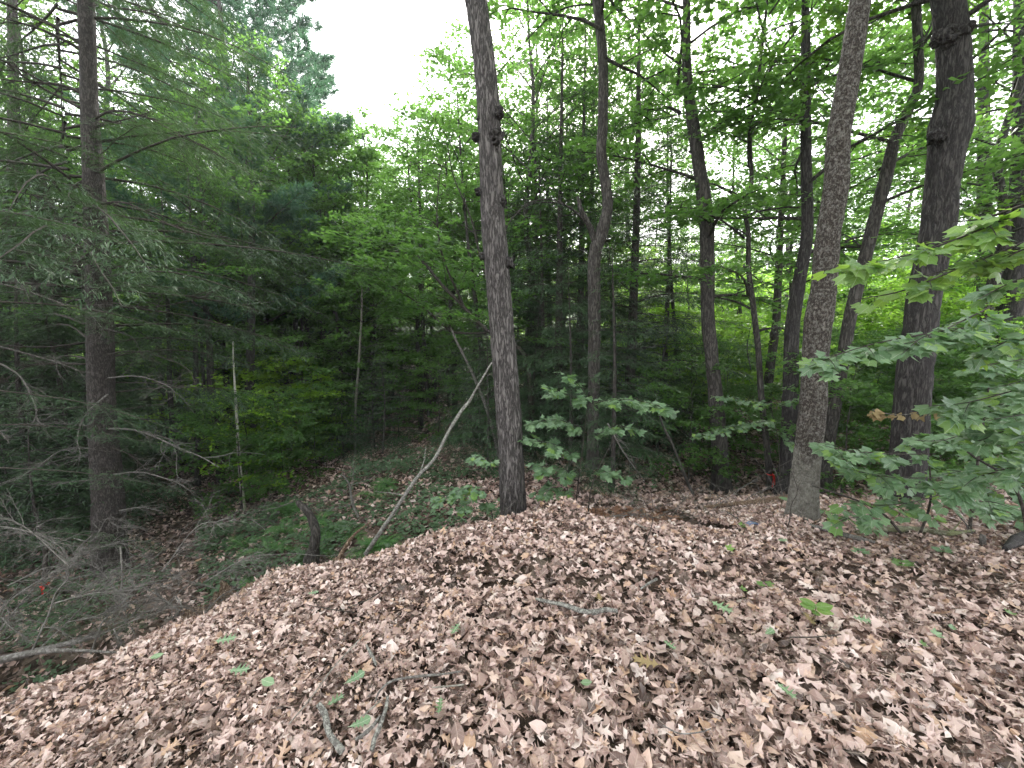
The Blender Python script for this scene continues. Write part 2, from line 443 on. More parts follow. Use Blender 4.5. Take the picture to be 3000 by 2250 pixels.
# ------------------------------------------------------------------ terrain
ctrl_px = [(320, 1700, 6.0), (0, 1760, 5.0), (600, 1480, 9.0), (920, 1640, 5.6), (1100, 1370, 9.5), (800, 1400, 11), (1290, 1250, 15), (1250, 1110, 21),
           (1420, 1180, 19), (1250, 930, 45), (400, 1340, 14), (100, 1420, 11), (1700, 1450, 7), (1850, 1380, 8.5), (2000, 1275, 10.5), (2130, 1445, 7.8), (2350, 1545, 4.0),
           (2275, 1462, 7.2), (2650, 1510, 5.2), (2900, 1565, 4.2), (2000, 1190, 14), (2000, 1115, 23), (2600, 1240, 12), (2600, 1105, 24), (2880, 1130, 14),
           (2970, 1300, 8), (1500, 1480, 6.2), (2000, 950, 50), (2800, 960, 50), (300, 1010, 45), (300, 1200, 25), (1250, 850, 90), (200, 900, 90), (2600, 880, 90), (1900, 870, 90)]
CX = np.array([at_y(*c) for c in ctrl_px])
CX = np.vstack([CX, [[-6, 1, -2.0], [-5, -3, -1.5], [0, -4, -.1], [5, -4, 0], [5, 1, -.1], [10, 2, -.2], [14, 0, 0], [-14, 3, -2], [-40, 0, -2], [40, 0, 0], [0, -30, 0],
                     [-1, 2, -1.6], [-1.5, 3.8, -2.0], [2.5, 2.5, -.15]]])
def _phi(r): return np.where(r > 1e-6, r * r * np.log(r + 1e-9), 0)
_n = len(CX)
_D = np.linalg.norm(CX[:, None, :2] - CX[None, :, :2], axis=2)
_A = np.zeros((_n + 3, _n + 3)); _A[:_n, :_n] = _phi(_D) + np.eye(_n) * .8
_A[:_n, _n] = 1; _A[:_n, _n + 1:] = CX[:, :2]; _A[_n:, :_n] = _A[:_n, _n:].T
_w = np.linalg.solve(_A, np.concatenate([CX[:, 2], [0, 0, 0]]))
def base_h(x, y):
    xc = np.clip(x, -90, 90); yc = np.clip(y, -20, 95)
    sh = np.shape(x); X = np.stack([np.ravel(xc), np.ravel(yc)], 1)
    r = np.empty(len(X))
    for i in range(0, len(X), 20000):
        d = np.linalg.norm(X[i:i + 20000, None] - CX[None, :, :2], axis=2)
        r[i:i + 20000] = _phi(d) @ _w[:_n] + _w[_n] + X[i:i + 20000] @ _w[_n + 1:]
    return r.reshape(sh)

sil = [(0, 2065, -.12), (136, 2010, -.1), (353, 1915, -.08), (529, 1800, -.04), (712, 1730, 0), (834, 1648, 0), (1065, 1622, .02), (1207, 1570, .03), (1400, 1532, .03),
       (1560, 1518, .03), (1680, 1514, .04), (1900, 1522, 0), (2200, 1548, -.1)]
edge = []
for px, py, z in sil:
    py += float(np.interp(px, [0, 900, 1100, 1400, 1560, 1750, 1950, 2200], [62, 55, 48, 28, 14, 14, 28, 34]))
    d = ray(px, py); t = (z - EYE) / d[2]; edge.append((d[0] * t, d[1] * t, z))
edge = np.array(edge)
edge = np.vstack([[-4.2, -3, -.3], [-3.2, .3, -.2], edge, [3.4, 4.0, -.2], [6, 4.2, -.2], [14, 3.5, -.2]])
HUMP = at_y(1650, 1486, 3.72)
def mound_h(x, y):
    sh = np.shape(x); P = np.stack([np.ravel(x), np.ravel(y)], 1)
    best = np.full(len(P), 1e9); sg = np.zeros(len(P)); zz = np.zeros(len(P))
    for i in range(len(edge) - 1):
        a, b = edge[i, :2], edge[i + 1, :2]; ab = b - a
        t = np.clip(((P - a) @ ab) / (ab @ ab), 0, 1)
        q = a + t[:, None] * ab; dd = np.linalg.norm(P - q, axis=1)
        cr = ab[0] * (P[:, 1] - a[1]) - ab[1] * (P[:, 0] - a[0])
        m = dd < best - 1e-9
        best[m] = dd[m]; sg[m] = np.where(cr[m] > 0, 1, -1); zz[m] = (edge[i, 2] + t * (edge[i + 1, 2] - edge[i, 2]))[m]
    s = best * sg
    sl = np.where(P[:, 0] > 2.1, .35, .8)
    out = np.maximum(s, 0)
    soft = out * out / (out + .25)
    z = zz * np.exp(-np.maximum(-s, 0) / 1.2) - sl * soft - .03 * np.exp(-np.abs(s) / .2) * 0
    # inside: slightly dished towards the camera, rising to the rim
    z = z + np.where(s < 0, -.02 * np.minimum(-s, 1.5), 0)
    z = z + .155 * np.exp(-((P[:, 0] - HUMP[0]) ** 2 + (P[:, 1] - HUMP[1]) ** 2) / .035)
    return z.reshape(sh)
def H(x, y, detail=True):
    x = np.asarray(x, float); y = np.asarray(y, float)
    a = base_h(x, y); b = mound_h(x, y)
    k = .12
    h = np.clip(.5 + .5 * (b - a) / k, 0, 1)
    z = a * (1 - h) + b * h + k * h * (1 - h)
    if detail:
        near = np.exp(-((x ** 2 + y ** 2) / 60))
        z = z + (fbm(x, y, 1.6, 3) * .03 + fbm(x, y, 5.5, 5) * .022) * near + fbm(x, y, .35, 9) * .12 * (1 - near)
    return z
def Hs(x, y): return float(H(np.array([x]), np.array([y]))[0])
def ground_at(px, py, tmax=40):
    d = ray(px, py); t = np.arange(.6, tmax, .02)
    P = np.array([0, 0, EYE])[None] + d[None] * t[:, None]
    h = H(P[:, 0], P[:, 1]); k = np.argmax(P[:, 2] < h)
    return P[k] if P[k, 2] < h[k] else P[-1]

def warp(n, a, b, c, k):
    u = np.linspace(-1, 1, n); s = np.sinh(k * u) / np.sinh(k)
    return np.where(s < 0, c + s * (c - a), c + s * (b - c))
NG = 225
gx = warp(NG, -300, 300, 0.3, 6.0); gy = warp(NG, -200, 420, 2.8, 6.0)
GX, GY = np.meshgrid(gx, gy)
GZ = H(GX, GY)
far = np.clip((np.hypot(GX, GY) - 60) / 200, 0, 1)
GZ = GZ + far * 14
V = np.stack([GX, GY, GZ], -1).reshape(-1, 3)
I = np.arange(NG * NG).reshape(NG, NG)
F = np.stack([I[:-1, :-1], I[:-1, 1:], I[1:, 1:], I[1:, :-1]], -1).reshape(-1, 4)
ground = link('ground', make_mesh('ground', [(V, F)], M['ground'], True), kind='structure', label='leaf covered forest floor with a heap in front and a valley behind')

# ------------------------------------------------------------------ leaf litter
def rot_rand(n, tilt):
    az = rng.random(n) * 2 * math.pi
    nrm = np.stack([rng.normal(0, tilt, n), rng.normal(0, tilt, n), np.ones(n)], 1)
    d = np.stack([np.cos(az), np.sin(az), np.zeros(n)], 1)
    nrm = norm(nrm); d = norm(d - (d * nrm).sum(1, keepdims=True) * nrm)
    flip = rng.random(n) < .35
    nrm[flip] *= -1
    return d, nrm
def slope_n(x, y, e=.06):
    hx = (H(x + e, y) - H(x - e, y)) / (2 * e); hy = (H(x, y + e) - H(x, y - e)) / (2 * e)
    return norm(np.stack([-hx, -hy, np.ones_like(hx)], 1))
def litter(n, x0, x1, y0, y1, keep, size, hi, zspan=.05, tilt=.6):
    x = rng.uniform(x0, x1, n); y = rng.uniform(y0, y1, n)
    k = keep(x, y); x = x[k]; y = y[k]; n = len(x)
    if n == 0: return []
    z = H(x, y); sn = slope_n(x, y)
    d, nr = rot_rand(n, tilt)
    s = size(x, y) * rng.uniform(.65, 1.2, n)
    nr = norm(nr * np.sign(nr[:, 2:3]) + sn - np.array([0, 0, 1])) * np.sign(nr[:, 2:3])
    pos = np.stack([x, y, z + rng.random(n) * zspan + .004], 1)
    # leaf base to its middle
    out = []
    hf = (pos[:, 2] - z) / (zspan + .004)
    rr_ = np.clip(rng.random(n) * (.35 + .75 * hf), 0, 1)  # lower leaves coloured darker: decayed layer, with the shade of the gaps painted in
    kinds = rng.random(n)
    tpls = {2: [(RED_OAK, 0, .5), (WHITE_OAK, .5, .66), (MAPLE5, .66, .8), (BEECH, .8, 1.01)], 1: [(OAK_LOW, 0, .3), (OAK_MIN, .3, .62), (MAP_LOW, .62, .82), (FRAG, .82, 1.01)], 0: [(FRAG, 0, .34), (OAK_MIN, .34, .78), (CAN, .78, .9), (OVAL, .9, 1.01)]}[hi]
    for (T, Fc), a, b in tpls:
        m = (kinds >= a) & (kinds < b); c = int(m.sum())
        if not c: continue
        T2 = T - np.array([.45, 0])
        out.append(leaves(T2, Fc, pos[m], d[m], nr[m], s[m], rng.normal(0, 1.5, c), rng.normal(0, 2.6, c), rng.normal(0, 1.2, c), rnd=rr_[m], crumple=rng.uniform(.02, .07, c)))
    return out
def cone(x, y, mg=1.0): return (np.abs(x) < 1.28 * y + mg + .6) & (y > .1)
def fine(x, y): return np.clip((-.1 - x - .25 * (y - 2)) / .9, 0, 1)      # shredded, smaller leaves to the left
geo = []
smz = lambda x, y: .118 - .062 * fine(x, y)
onm = lambda x, y: cone(x, y) & (mound_h(x, y) > base_h(x, y) - .6)
K = lambda v: (lambda x, y: v + 0 * x)
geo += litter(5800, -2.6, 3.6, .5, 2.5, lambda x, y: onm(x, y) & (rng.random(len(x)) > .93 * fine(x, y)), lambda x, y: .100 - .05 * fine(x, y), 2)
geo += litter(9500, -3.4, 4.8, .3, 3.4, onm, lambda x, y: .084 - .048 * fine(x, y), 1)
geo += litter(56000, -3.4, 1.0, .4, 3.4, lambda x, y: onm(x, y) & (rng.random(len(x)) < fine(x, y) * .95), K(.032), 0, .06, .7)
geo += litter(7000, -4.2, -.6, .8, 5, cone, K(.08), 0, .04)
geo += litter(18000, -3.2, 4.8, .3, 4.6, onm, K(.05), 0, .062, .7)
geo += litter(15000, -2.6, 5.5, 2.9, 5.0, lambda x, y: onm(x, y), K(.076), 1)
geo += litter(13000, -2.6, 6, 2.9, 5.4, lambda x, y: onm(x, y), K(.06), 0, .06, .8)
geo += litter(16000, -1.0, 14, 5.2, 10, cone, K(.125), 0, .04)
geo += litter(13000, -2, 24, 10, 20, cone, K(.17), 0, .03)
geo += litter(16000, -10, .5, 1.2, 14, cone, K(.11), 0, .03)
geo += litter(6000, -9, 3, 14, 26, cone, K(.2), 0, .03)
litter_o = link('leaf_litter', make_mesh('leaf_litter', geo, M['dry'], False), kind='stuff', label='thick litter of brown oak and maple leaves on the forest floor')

# the 300 largest leaves in front, each its own object
protos = []
for i in range(18):
    (T, Fc) = [RED_OAK, RED_OAK, WHITE_OAK, MAPLE5, RED_OAK, BEECH][i % 6]
    T2 = T - np.array([.45, 0])
    g1 = leaves(T2, Fc, np.zeros((1, 3)), np.array([[1., 0, 0]]), np.array([[0, 0, 1.]]), np.array([1.0]), np.array([rng.normal(0, .9)]), np.array([rng.normal(0, 1.6)]), np.array([rng.normal(0, .6)]),
                rnd=np.zeros(1), crumple=np.array([rng.uniform(.015, .045)]))
    protos.append(make_mesh('leaf', [g1], M['dry_obj']))
cnt = 0
while cnt < 300:
    px = random.uniform(0, 3000); py = 2250 - 560 * random.random() ** 1.5
    if px < 1300 and random.random() < (1300 - px) / 1000: continue
    q = ground_at(px, py, 4)
    if mound_h(q[:1], q[1:2])[0] < base_h(q[:1], q[1:2])[0] - .1: continue
    o_ = link('leaf', protos[cnt % 18], ground, q + [0, 0, random.uniform(.035, .06)])
    sn = slope_n(q[:1], q[1:2])[0]
    v = Vector((random.gauss(0, .3) + sn[0], random.gauss(0, .3) + sn[1], sn[2]))
    if random.random() < .35: v = -v
    o_.rotation_euler = (v.to_track_quat('Z', 'Y') @ Matrix.Rotation(random.random() * 6.28, 4, 'Z').to_quaternion()).to_euler()
    s = random.uniform(.07, .125); o_.scale = (s, s, s)
    cnt += 1

# ------------------------------------------------------------------ trunks
def fine_bark(P, r, sides, style, seed, base_flare=.0, flare_h=.25):
    n = len(P)
    ln = np.concatenate([[0], np.cumsum(np.linalg.norm(np.diff(P, axis=0), axis=1))])
    th = np.arange(sides) / sides
    U, Vv = np.meshgrid(th, ln)
    rad = np.broadcast_to(r, (n,))[:, None]
    if style == 'oak':
        nu = 14
        warpn = vnoise(U * 6, Vv * 5, 6, seed + 2) * .35
        a = vnoise(U * nu + warpn, Vv * 5.0, nu, seed); b = vnoise(U * nu * 2, Vv * 11, nu * 2, seed + 3)
        h = np.minimum(np.abs(a) * 3.2, 1) * .75 + np.minimum(np.abs(b) * 2.5, 1) * .35
        d = (h - .8) * .085
    elif style == 'plate':
        nu = 10
        a = vnoise(U * nu, Vv * 9.0, nu, seed); b = vnoise(U * nu * 3, Vv * 26, nu * 3, seed + 3)
        d = (np.minimum(np.abs(a) * 3, 1) - .7) * .05 + b * .03
    elif style == 'strip':
        nu = 7
        a = vnoise(U * nu, Vv * 1.6, nu, seed); b = vnoise(U * nu * 3, Vv * 12, nu * 3, seed + 3)
        d = (np.minimum(np.abs(a) * 4, 1) - .8) * .10 + b * .03
    else:
        a = vnoise(U * 5, Vv * 3.0, 5, seed); b = vnoise(U * 20, Vv * 22, 20, seed + 3)
        d = a * .04 + b * .035
    d = d + vnoise(U * 3, Vv * 1.3, 3, seed + 7) * .05
    if base_flare:
        fl = np.exp(-Vv / flare_h)
        d = d + base_flare * fl * (.6 + .5 * np.cos(U * 2 * math.pi * 5 + seed))
    return d

def px_trunk(pts, Y, top=None, mat_=None, sides=14, style='smooth', fine=False, flare=.5, seed=0, up_slope=None, ytop=None):
    """pts: [(px,py,width_px)] from top to base, traced at world distance Y"""
    P, r = [], []
    n = len(pts)
    for i, (px, py, w) in enumerate(pts):
        yy = Y if ytop is None else ytop + (Y - ytop) * i / (n - 1)
        q = at_y(px, py, yy)
        depth = q[1] * CP - (q[2] - EYE) * SP
        P.append(q); r.append(w * depth / (2 * FPX))
    P = np.array(P)[::-1]; r = np.array(r)[::-1]           # base first
    gz = Hs(P[0, 0], P[0, 1])
    if P[0, 2] > gz - .1:
        dirn = norm(P[0] - P[1]) if abs(P[0, 2] - P[1, 2]) > .05 else np.array([0, 0, -1.])
        dirn[2] = min(dirn[2], -.5); dirn = norm(dirn)
        P = np.vstack([P[0] + dirn * ((P[0, 2] - gz + .15) / -dirn[2]), P]); r = np.concatenate([[r[0]], r])
    else:
        P = P[:]
        k = P[:, 2] > gz - .25
        if k.sum() >= 2: P = P[k]; r = r[k]
        P = np.vstack([P[0] - [0, 0, .25], P]); r = np.concatenate([[r[0]], r])
    if top is not None and top > P[-1, 2]:
        dz = top - P[-1, 2]
        dv = P[-1] - P[-2]; dv = dv / max(dv[2], .01)
        dv[:2] *= .6
        P = np.vstack([P, P[-1] + dv * dz * .5, P[-1] + dv * dz * np.array([.8, .8, 1])]); r = np.concatenate([r, [r[-1] * .7, r[-1] * .25]])
    L = np.linalg.norm(np.diff(P, axis=0), axis=1).sum()
    if fine:
        zmax_in = 1.6 + Y * 1.0
        nr = int(min(L, zmax_in + 2) / .022)
    else: nr = max(12, int(L / .25))
    seg = np.concatenate([[0], np.cumsum(np.linalg.norm(np.diff(P, axis=0), axis=1))])
    Q = catmull(P, 400)
    # resample by arc length
    ql = np.concatenate([[0], np.cumsum(np.linalg.norm(np.diff(Q, axis=0), axis=1))])
    qr = np.interp(np.linspace(0, len(P) - 1, 400), np.arange(len(P)), r)
    if fine:
        s = np.concatenate([np.linspace(0, min(ql[-1], zmax_in + 2), nr), np.linspace(min(ql[-1], zmax_in + 2), ql[-1], 20)[1:]]) if ql[-1] > zmax_in + 2.5 else np.linspace(0, ql[-1], nr)
    else: s = np.linspace(0, ql[-1], nr)
    Q2 = np.stack([np.interp(s, ql, Q[:, k]) for k in range(3)], 1); r2 = np.interp(s, ql, qr)
    d = fine_bark(Q2, r2, sides, style if fine else 'smooth', seed, flare)
    if not fine: d *= .6
    return Q2, r2, tube(Q2, r2, sides, True, None, d)

def grow_tree(name, pts, Y, label, matn, top=9, sides=14, style='smooth', fine=False, flare=.5, seed=0, group=None, cat='tree', ytop=None):
    Q, r, g = px_trunk(pts, Y, top, None, sides, style, fine, flare, seed, ytop=ytop)
    base = Q[0].copy()
    root = empty(name, base, 0, label=label, cat=cat, group=group)
    g = [(a[0] - base, a[1], a[2]) for a in g]
    t = link('trunk', make_mesh('trunk', g, M[matn], True), root)
    return root, Q, r, t

# ------------------------------------------------------------------ crowns
def rodr(v, ax, a):
    v = np.asarray(v, float); ax = ax / (np.linalg.norm(ax) + 1e-9)
    return v * math.cos(a) + np.cross(ax, v) * math.sin(a) + ax * np.dot(ax, v) * (1 - math.cos(a))

def bpath(p0, az, el0, L, n, rs, bend=-.35, wob=.12):
    """branch path: start elevation el0, bending towards flat / down"""
    P = [np.array(p0, float)]; el = el0; a = az; st = L / (n - 1)
    for i in range(n - 1):
        P.append(P[-1] + st * np.array([math.cos(a) * math.cos(el), math.sin(a) * math.cos(el), math.sin(el)]))
        el += bend / (n - 1) + rs.gauss(0, wob * .6); a += rs.gauss(0, wob)
    return np.array(P)

def seg_sample(segs, n, rg):
    A = np.array([s[0] for s in segs]); B = np.array([s[1] for s in segs])
    w = np.linalg.norm(B - A, axis=1) * np.array([s[2] for s in segs])
    i = rg.choice(len(segs), n, p=w / w.sum()); t = rg.random(n)[:, None]
    return A[i] * (1 - t) + B[i] * t, norm(B[i] - A[i])

def deciduous(seed, Ht, base, Rr, nb, nl, leafs, profile=None, elo=.25, ehi=1.1, r0=None, trunk=True, flat=.05, tpl=None, segsides=5):
    rs = random.Random(seed); rg = np.random.default_rng(seed)
    wood = []; segs = []
    r0 = r0 or Ht * .011
    tp = np.array([[rs.gauss(0, .012) * Ht * (i / 8) ** .7 * (i > 0), rs.gauss(0, .012) * Ht * (i / 8) ** .7 * (i > 0), Ht * i / 8 - .0] for i in range(9)])
    tp[0, 2] = -.3
    if trunk: wood += tube(catmull(tp, 26), np.linspace(1, .12, 26) * r0, 9)
    for i in range(nb):
        t = (i + rs.random() * .6) / nb
        z = base + (Ht * .97 - base) * t
        c = np.array([np.interp(z, tp[:, 2], tp[:, 0]), np.interp(z, tp[:, 2], tp[:, 1]), z])
        az = i * 2.4 + rs.gauss(0, .4)
        pr = profile(t) if profile else (math.sin(math.pi * min(1, .18 + t * .82)) ** .7)
        L = Rr * pr * rs.uniform(.75, 1.15) + .15
        el = elo + (ehi - elo) * t + rs.gauss(0, .12)
        P = bpath(c, az, el, L, 7, rs, -.5)
        wood += tube(P, np.linspace(1, .2, 7) * max(.005, r0 * .21 * (1 - .5 * t)), segsides, False)
        ns = max(3, int(L / .32))
        for j in range(ns):
            s = .22 + .78 * (j + rs.random() * .5) / ns
            k = s * 6; a = int(min(k, 5)); q = P[a] + (P[a + 1] - P[a]) * (k - a)
            dirn = P[a + 1] - P[a]; baz = math.atan2(dirn[1], dirn[0]) + (1 if j % 2 else -1) * rs.uniform(.6, 1.1)
            L2 = (.28 + .42 * L * (1.05 - s)) * rs.uniform(.7, 1.2)
            P2 = bpath(q, baz, rs.uniform(-.05, .3), L2, 4, rs, -.35, .2)
            wood += tube(P2, np.linspace(1, .3, 4) * max(.0035, r0 * .09), 3, False)
            for m_ in range(3): segs.append((P2[m_], P2[m_ + 1], 1.0 + .5 * m_))
            for m_ in (1, 2, 3):
                for sg in (-1, 1):
                    if rs.random() < .75:
                        P3 = bpath(P2[m_], baz + sg * rs.uniform(.5, 1.1), rs.uniform(-.2, .25), L2 * .38, 3, rs, -.4, .2)
                        segs.append((P3[0], P3[1], 1.2)); segs.append((P3[1], P3[2], 1.4))
        for m_ in range(3, 6): segs.append((P[m_], P[m_ + 1], .8))
    pos, dr = seg_sample(segs, nl, rg)
    off = rg.normal(0, leafs * .6, (nl, 3)); off[:, 2] *= .5
    pos = pos + off
    a = rg.random(nl) * 6.28
    d = norm(dr * .6 + np.stack([np.cos(a), np.sin(a), rg.normal(-.25, .3, nl)], 1))
    nr = norm(np.stack([rg.normal(0, .38, nl), rg.normal(0, .38, nl), np.ones(nl)], 1))
    T, Fc = tpl or CAN
    lf = leaves(T, Fc, pos, d, nr, leafs * rg.uniform(.6, 1.15, nl), rg.normal(.3, .5, nl), rg.normal(0, .9, nl))
    return wood, [lf]

def conifer(seed, Ht, base, Rr, nb, sp_len, spacing, kind='hemlock', dead_below=None, prof=None, r0=None, az_filter=None, trunk=True, bl_step=.10, droop=-.55):
    rs = random.Random(seed); rg = np.random.default_rng(seed)
    wood = []; S0, S1 = [], []
    r0 = r0 or Ht * .012
    tp = np.array([[0, 0, -.3], [rs.gauss(0, .05), rs.gauss(0, .05), Ht * .5], [rs.gauss(0, .1), rs.gauss(0, .1), Ht]])
    if trunk: wood += tube(catmull(tp, 24), np.linspace(1, .06, 24) * r0, 9)
    tips = []
    for i in range(nb):
        t = (i + rs.random() * .5) / nb
        z = base + (Ht - base) * t
        c = np.array([np.interp(z, tp[:, 2], tp[:, 0]), np.interp(z, tp[:, 2], tp[:, 1]), z])
        az = i * 2.399 + rs.gauss(0, .3)
        if az_filter and not az_filter(az, z): continue
        pr = prof(t) if prof else (1 - t) ** .8
        L = (Rr * pr + .15) * rs.uniform(.75, 1.15)
        el = rs.uniform(.0, .35) if kind == 'hemlock' else rs.uniform(.1, .5)
        P = bpath(c, az, el, L, 9, rs, droop if kind == 'hemlock' else .2, .06)
        wood += tube(P, np.linspace(1, .15, 9) * max(.006, r0 * .16 * (L / Rr)), 4, False)
        nbl = max(4, int(L / bl_step))
        for j in range(nbl):
            s = .12 + .88 * (j + .5 * rs.random()) / nbl
            k = s * 8; a = int(min(k, 7)); q = P[a] + (P[a + 1] - P[a]) * (k - a)
            dirn = norm(P[a + 1] - P[a]); side = norm(np.cross(dirn, [0, 0, 1])) * (1 if j % 2 else -1)
            if kind == 'hemlock':
                L2 = (.12 + .36 * L * (1.02 - s) ** .8 * min(1, s * 3)) * rs.uniform(.6, 1.15)
                L2 = min(L2, .75)
                dv = norm(dirn * rs.uniform(.6, 1.0) + side * rs.uniform(.7, 1.1) + np.array([0, 0, rs.gauss(-.12, .16)]))
                q2 = q + dv * L2 * .55; q3 = q2 + norm(dv + np.array([0, 0, -.45])) * L2 * .45
                S0 += [q, q2]; S1 += [q2, q3]
                if L2 > .35:
                    wood.append((np.array([q, q2, q3, q2 + [0, 0, .004]]), np.array([[0, 1, 2, 3]]), None))
                    for u in (.35, .6, .8):
                        m0 = q + (q3 - q) * u; sg = 1 if rs.random() < .5 else -1
                        m1 = m0 + norm(dirn * .8 + sg * np.cross(dv, [0, 0, 1]) * .7 + np.array([0, 0, -.25])) * L2 * .35
                        S0.append(m0); S1.append(m1)
            else:
                if s < .35: continue
                L2 = (.15 + .25 * L * (1.05 - s)) * rs.uniform(.6, 1.2)
                dv = norm(dirn * .8 + side * .8 + np.array([0, 0, rs.uniform(.0, .5)]))
                q2 = q + dv * L2
                tips += [(q2, dv), (q + dv * L2 * .6, dv)]
                wood.append((np.array([q, q2, q2 + [0, 0, .01], q + [0, 0, .01]]), np.array([[0, 1, 2, 3]]), None))
        if kind == 'hemlock': S0.append(P[5]); S1.append(P[8])
        else: tips.append((P[-1], norm(P[-1] - P[-2])))
    if kind == 'hemlock':
        S0 = np.array(S0); S1 = np.array(S1); Ls = np.linalg.norm(S1 - S0, axis=1)
        cn = np.maximum(2, (Ls / spacing).astype(int))
        idx = np.repeat(np.arange(len(S0)), cn); n = len(idx)
        t = rg.random(n)[:, None]; D = norm(S1 - S0)[idx]
        pos = S0[idx] * (1 - t) + S1[idx] * t
        up = np.array([0, 0, 1.]) + rg.normal(0, .25, (n, 3))
        side = norm(np.cross(D, up)) * np.where(rg.random(n) < .5, 1, -1)[:, None]
        d = norm(D * .75 + side * rg.uniform(.3, 1.0, (n, 1)) + rg.normal(0, .12, (n, 3)) - [0, 0, .1])
        lf = leaves(SPRIG[0], SPRIG[1], pos, d, up, sp_len * rg.uniform(.6, 1.25, n))
    else:
        A = np.array([a for a, b in tips]); B = np.array([b for a, b in tips]); kk = int(spacing)
        idx = np.repeat(np.arange(len(A)), kk); n = len(idx)
        d = norm(B[idx] + rg.normal(0, .75, (n, 3)))
        pos = A[idx] + rg.normal(0, .03, (n, 3)) - B[idx] * rg.random((n, 1)) * .12
        T = NEEDLE[0] * np.array([1, 3.0])
        lf = leaves(T, NEEDLE[1], pos, d, rg.normal(0, 1, (n, 3)), sp_len * rg.uniform(.7, 1.2, n))
    return wood, [lf]

def tree_proto(kind, wood, lf, bark, leafm):
    return (make_mesh('trunk', wood, M[bark], True), make_mesh('crown', lf, M[leafm]))

PR = {}
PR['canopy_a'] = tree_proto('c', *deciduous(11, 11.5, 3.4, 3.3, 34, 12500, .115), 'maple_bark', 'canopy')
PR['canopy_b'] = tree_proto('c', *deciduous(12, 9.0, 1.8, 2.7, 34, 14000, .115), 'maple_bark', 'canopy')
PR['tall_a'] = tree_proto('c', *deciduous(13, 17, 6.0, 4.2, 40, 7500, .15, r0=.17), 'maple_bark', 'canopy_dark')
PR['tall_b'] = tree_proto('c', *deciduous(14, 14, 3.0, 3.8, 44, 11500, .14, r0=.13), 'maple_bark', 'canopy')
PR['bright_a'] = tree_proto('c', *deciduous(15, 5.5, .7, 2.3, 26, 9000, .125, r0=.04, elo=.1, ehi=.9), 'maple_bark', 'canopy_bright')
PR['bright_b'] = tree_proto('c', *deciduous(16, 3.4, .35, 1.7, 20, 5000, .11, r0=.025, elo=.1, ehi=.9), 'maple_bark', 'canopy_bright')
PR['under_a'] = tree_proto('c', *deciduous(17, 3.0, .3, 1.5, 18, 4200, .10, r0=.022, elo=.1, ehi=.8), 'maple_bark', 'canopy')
PR['hem_a'] = tree_proto('h', *conifer(21, 11, .5, 2.6, 95, .14, .03), 'hemlock_bark', 'hemlock')
PR['hem_b'] = tree_proto('h', *conifer(22, 6.5, .3, 2.0, 75, .12, .028, bl_step=.11), 'hemlock_bark', 'hemlock')
PR['hem_c'] = tree_proto('h', *conifer(23, 2.2, .12, .95, 44, .085, .024, bl_step=.07), 'hemlock_bark', 'hemlock')
PR['pine'] = tree_proto('p', *conifer(31, 17, 3.5, 4.4, 140, .22, 26, kind='pine', bl_step=.16, prof=lambda t: (1 - t) ** .6 * .9 + .12), 'hemlock_bark', 'pine')

PLACED = []
def place(kind, x, y, s=1.0, rz=None, name='maple_tree', label='', cat='tree', group=None, zoff=0, sz=None):
    z = Hs(x, y)
    root = empty(name, (x, y, z + zoff), random.random() * 6.28 if rz is None else rz, label=label, cat=cat, group=group)
    root.scale = (s, s, sz or s)
    PLACED.append((root, x, y, label, group))
    t, c = PR[kind]
    link('trunk', t, root); link('crown', c, root)
    return root
def place_px(kind, px, Y, **k):
    x = (px - 1500) / FPX * (Y / (CP)) * 1.0
    return place(kind, x, Y, **k)

def inside(px, Y): return (px - 1500) / FPX * Y

# ------------------------------------------------------------------ traced trees
T = {}
T['oak'] = grow_tree('oak_tree', [(1362, -150, 58), (1372, -60, 60), (1393, 0, 62), (1418, 180, 64), (1431, 316, 65), (1437, 450, 66), (1445, 650, 69), (1454, 750, 71), (1471, 975, 71), (1490, 1200, 74), (1505, 1490, 76)], 5.0,
    'furrowed grey oak trunk with knobbly burls, standing behind the crest of the leaf heap', 'oak_bark', 12, 80, 'oak', True, .25, 3)
T['wavy'] = grow_tree('cherry_tree', [(1745, -120, 26), (1750, 0, 27), (1766, 180, 28), (1766, 360, 29), (1761, 450, 29), (1774, 540, 29), (1779, 610, 30), (1764, 680, 36), (1742, 760, 36), (1741, 975, 36), (1739, 1150, 34), (1737, 1330, 34), (1736, 1500, 36)], 7.3,
    'slim wavy trunk with a forked dead stub, behind the leafy sapling', 'maple_bark', 13, 40, 'plate', True, .4, 5)
T['maple1'] = grow_tree('maple_tree', [(1995, -150, 18), (2011, 0, 20), (2014, 226, 28), (2043, 450, 34), (2070, 640, 40), (2073, 750, 38), (2074, 930, 36), (2087, 1065, 38), (2100, 1200, 41), (2110, 1340, 44), (2116, 1445, 52)], 7.8,
    'maple trunk with vertical bark strips, left of the sapling with red tape', 'maple_bark', 13, 48, 'strip', True, .7, 8)
T['slim'] = grow_tree('slim_tree', [(2256, -120, 5), (2248, 0, 6), (2233, 135, 8), (2217, 270, 8), (2199, 385, 9), (2199, 450, 10), (2201, 540, 11), (2181, 610, 11), (2192, 680, 12), (2194, 795, 14), (2208, 908, 15), (2221, 1020, 16), (2230, 1157, 16), (2240, 1247, 17), (2253, 1383, 17), (2253, 1465, 18)], 7.6,
    'slender crooked trunk with red plastic tape tied round its foot', 'maple_bark', 10, 20, 'smooth', True, .3, 9)
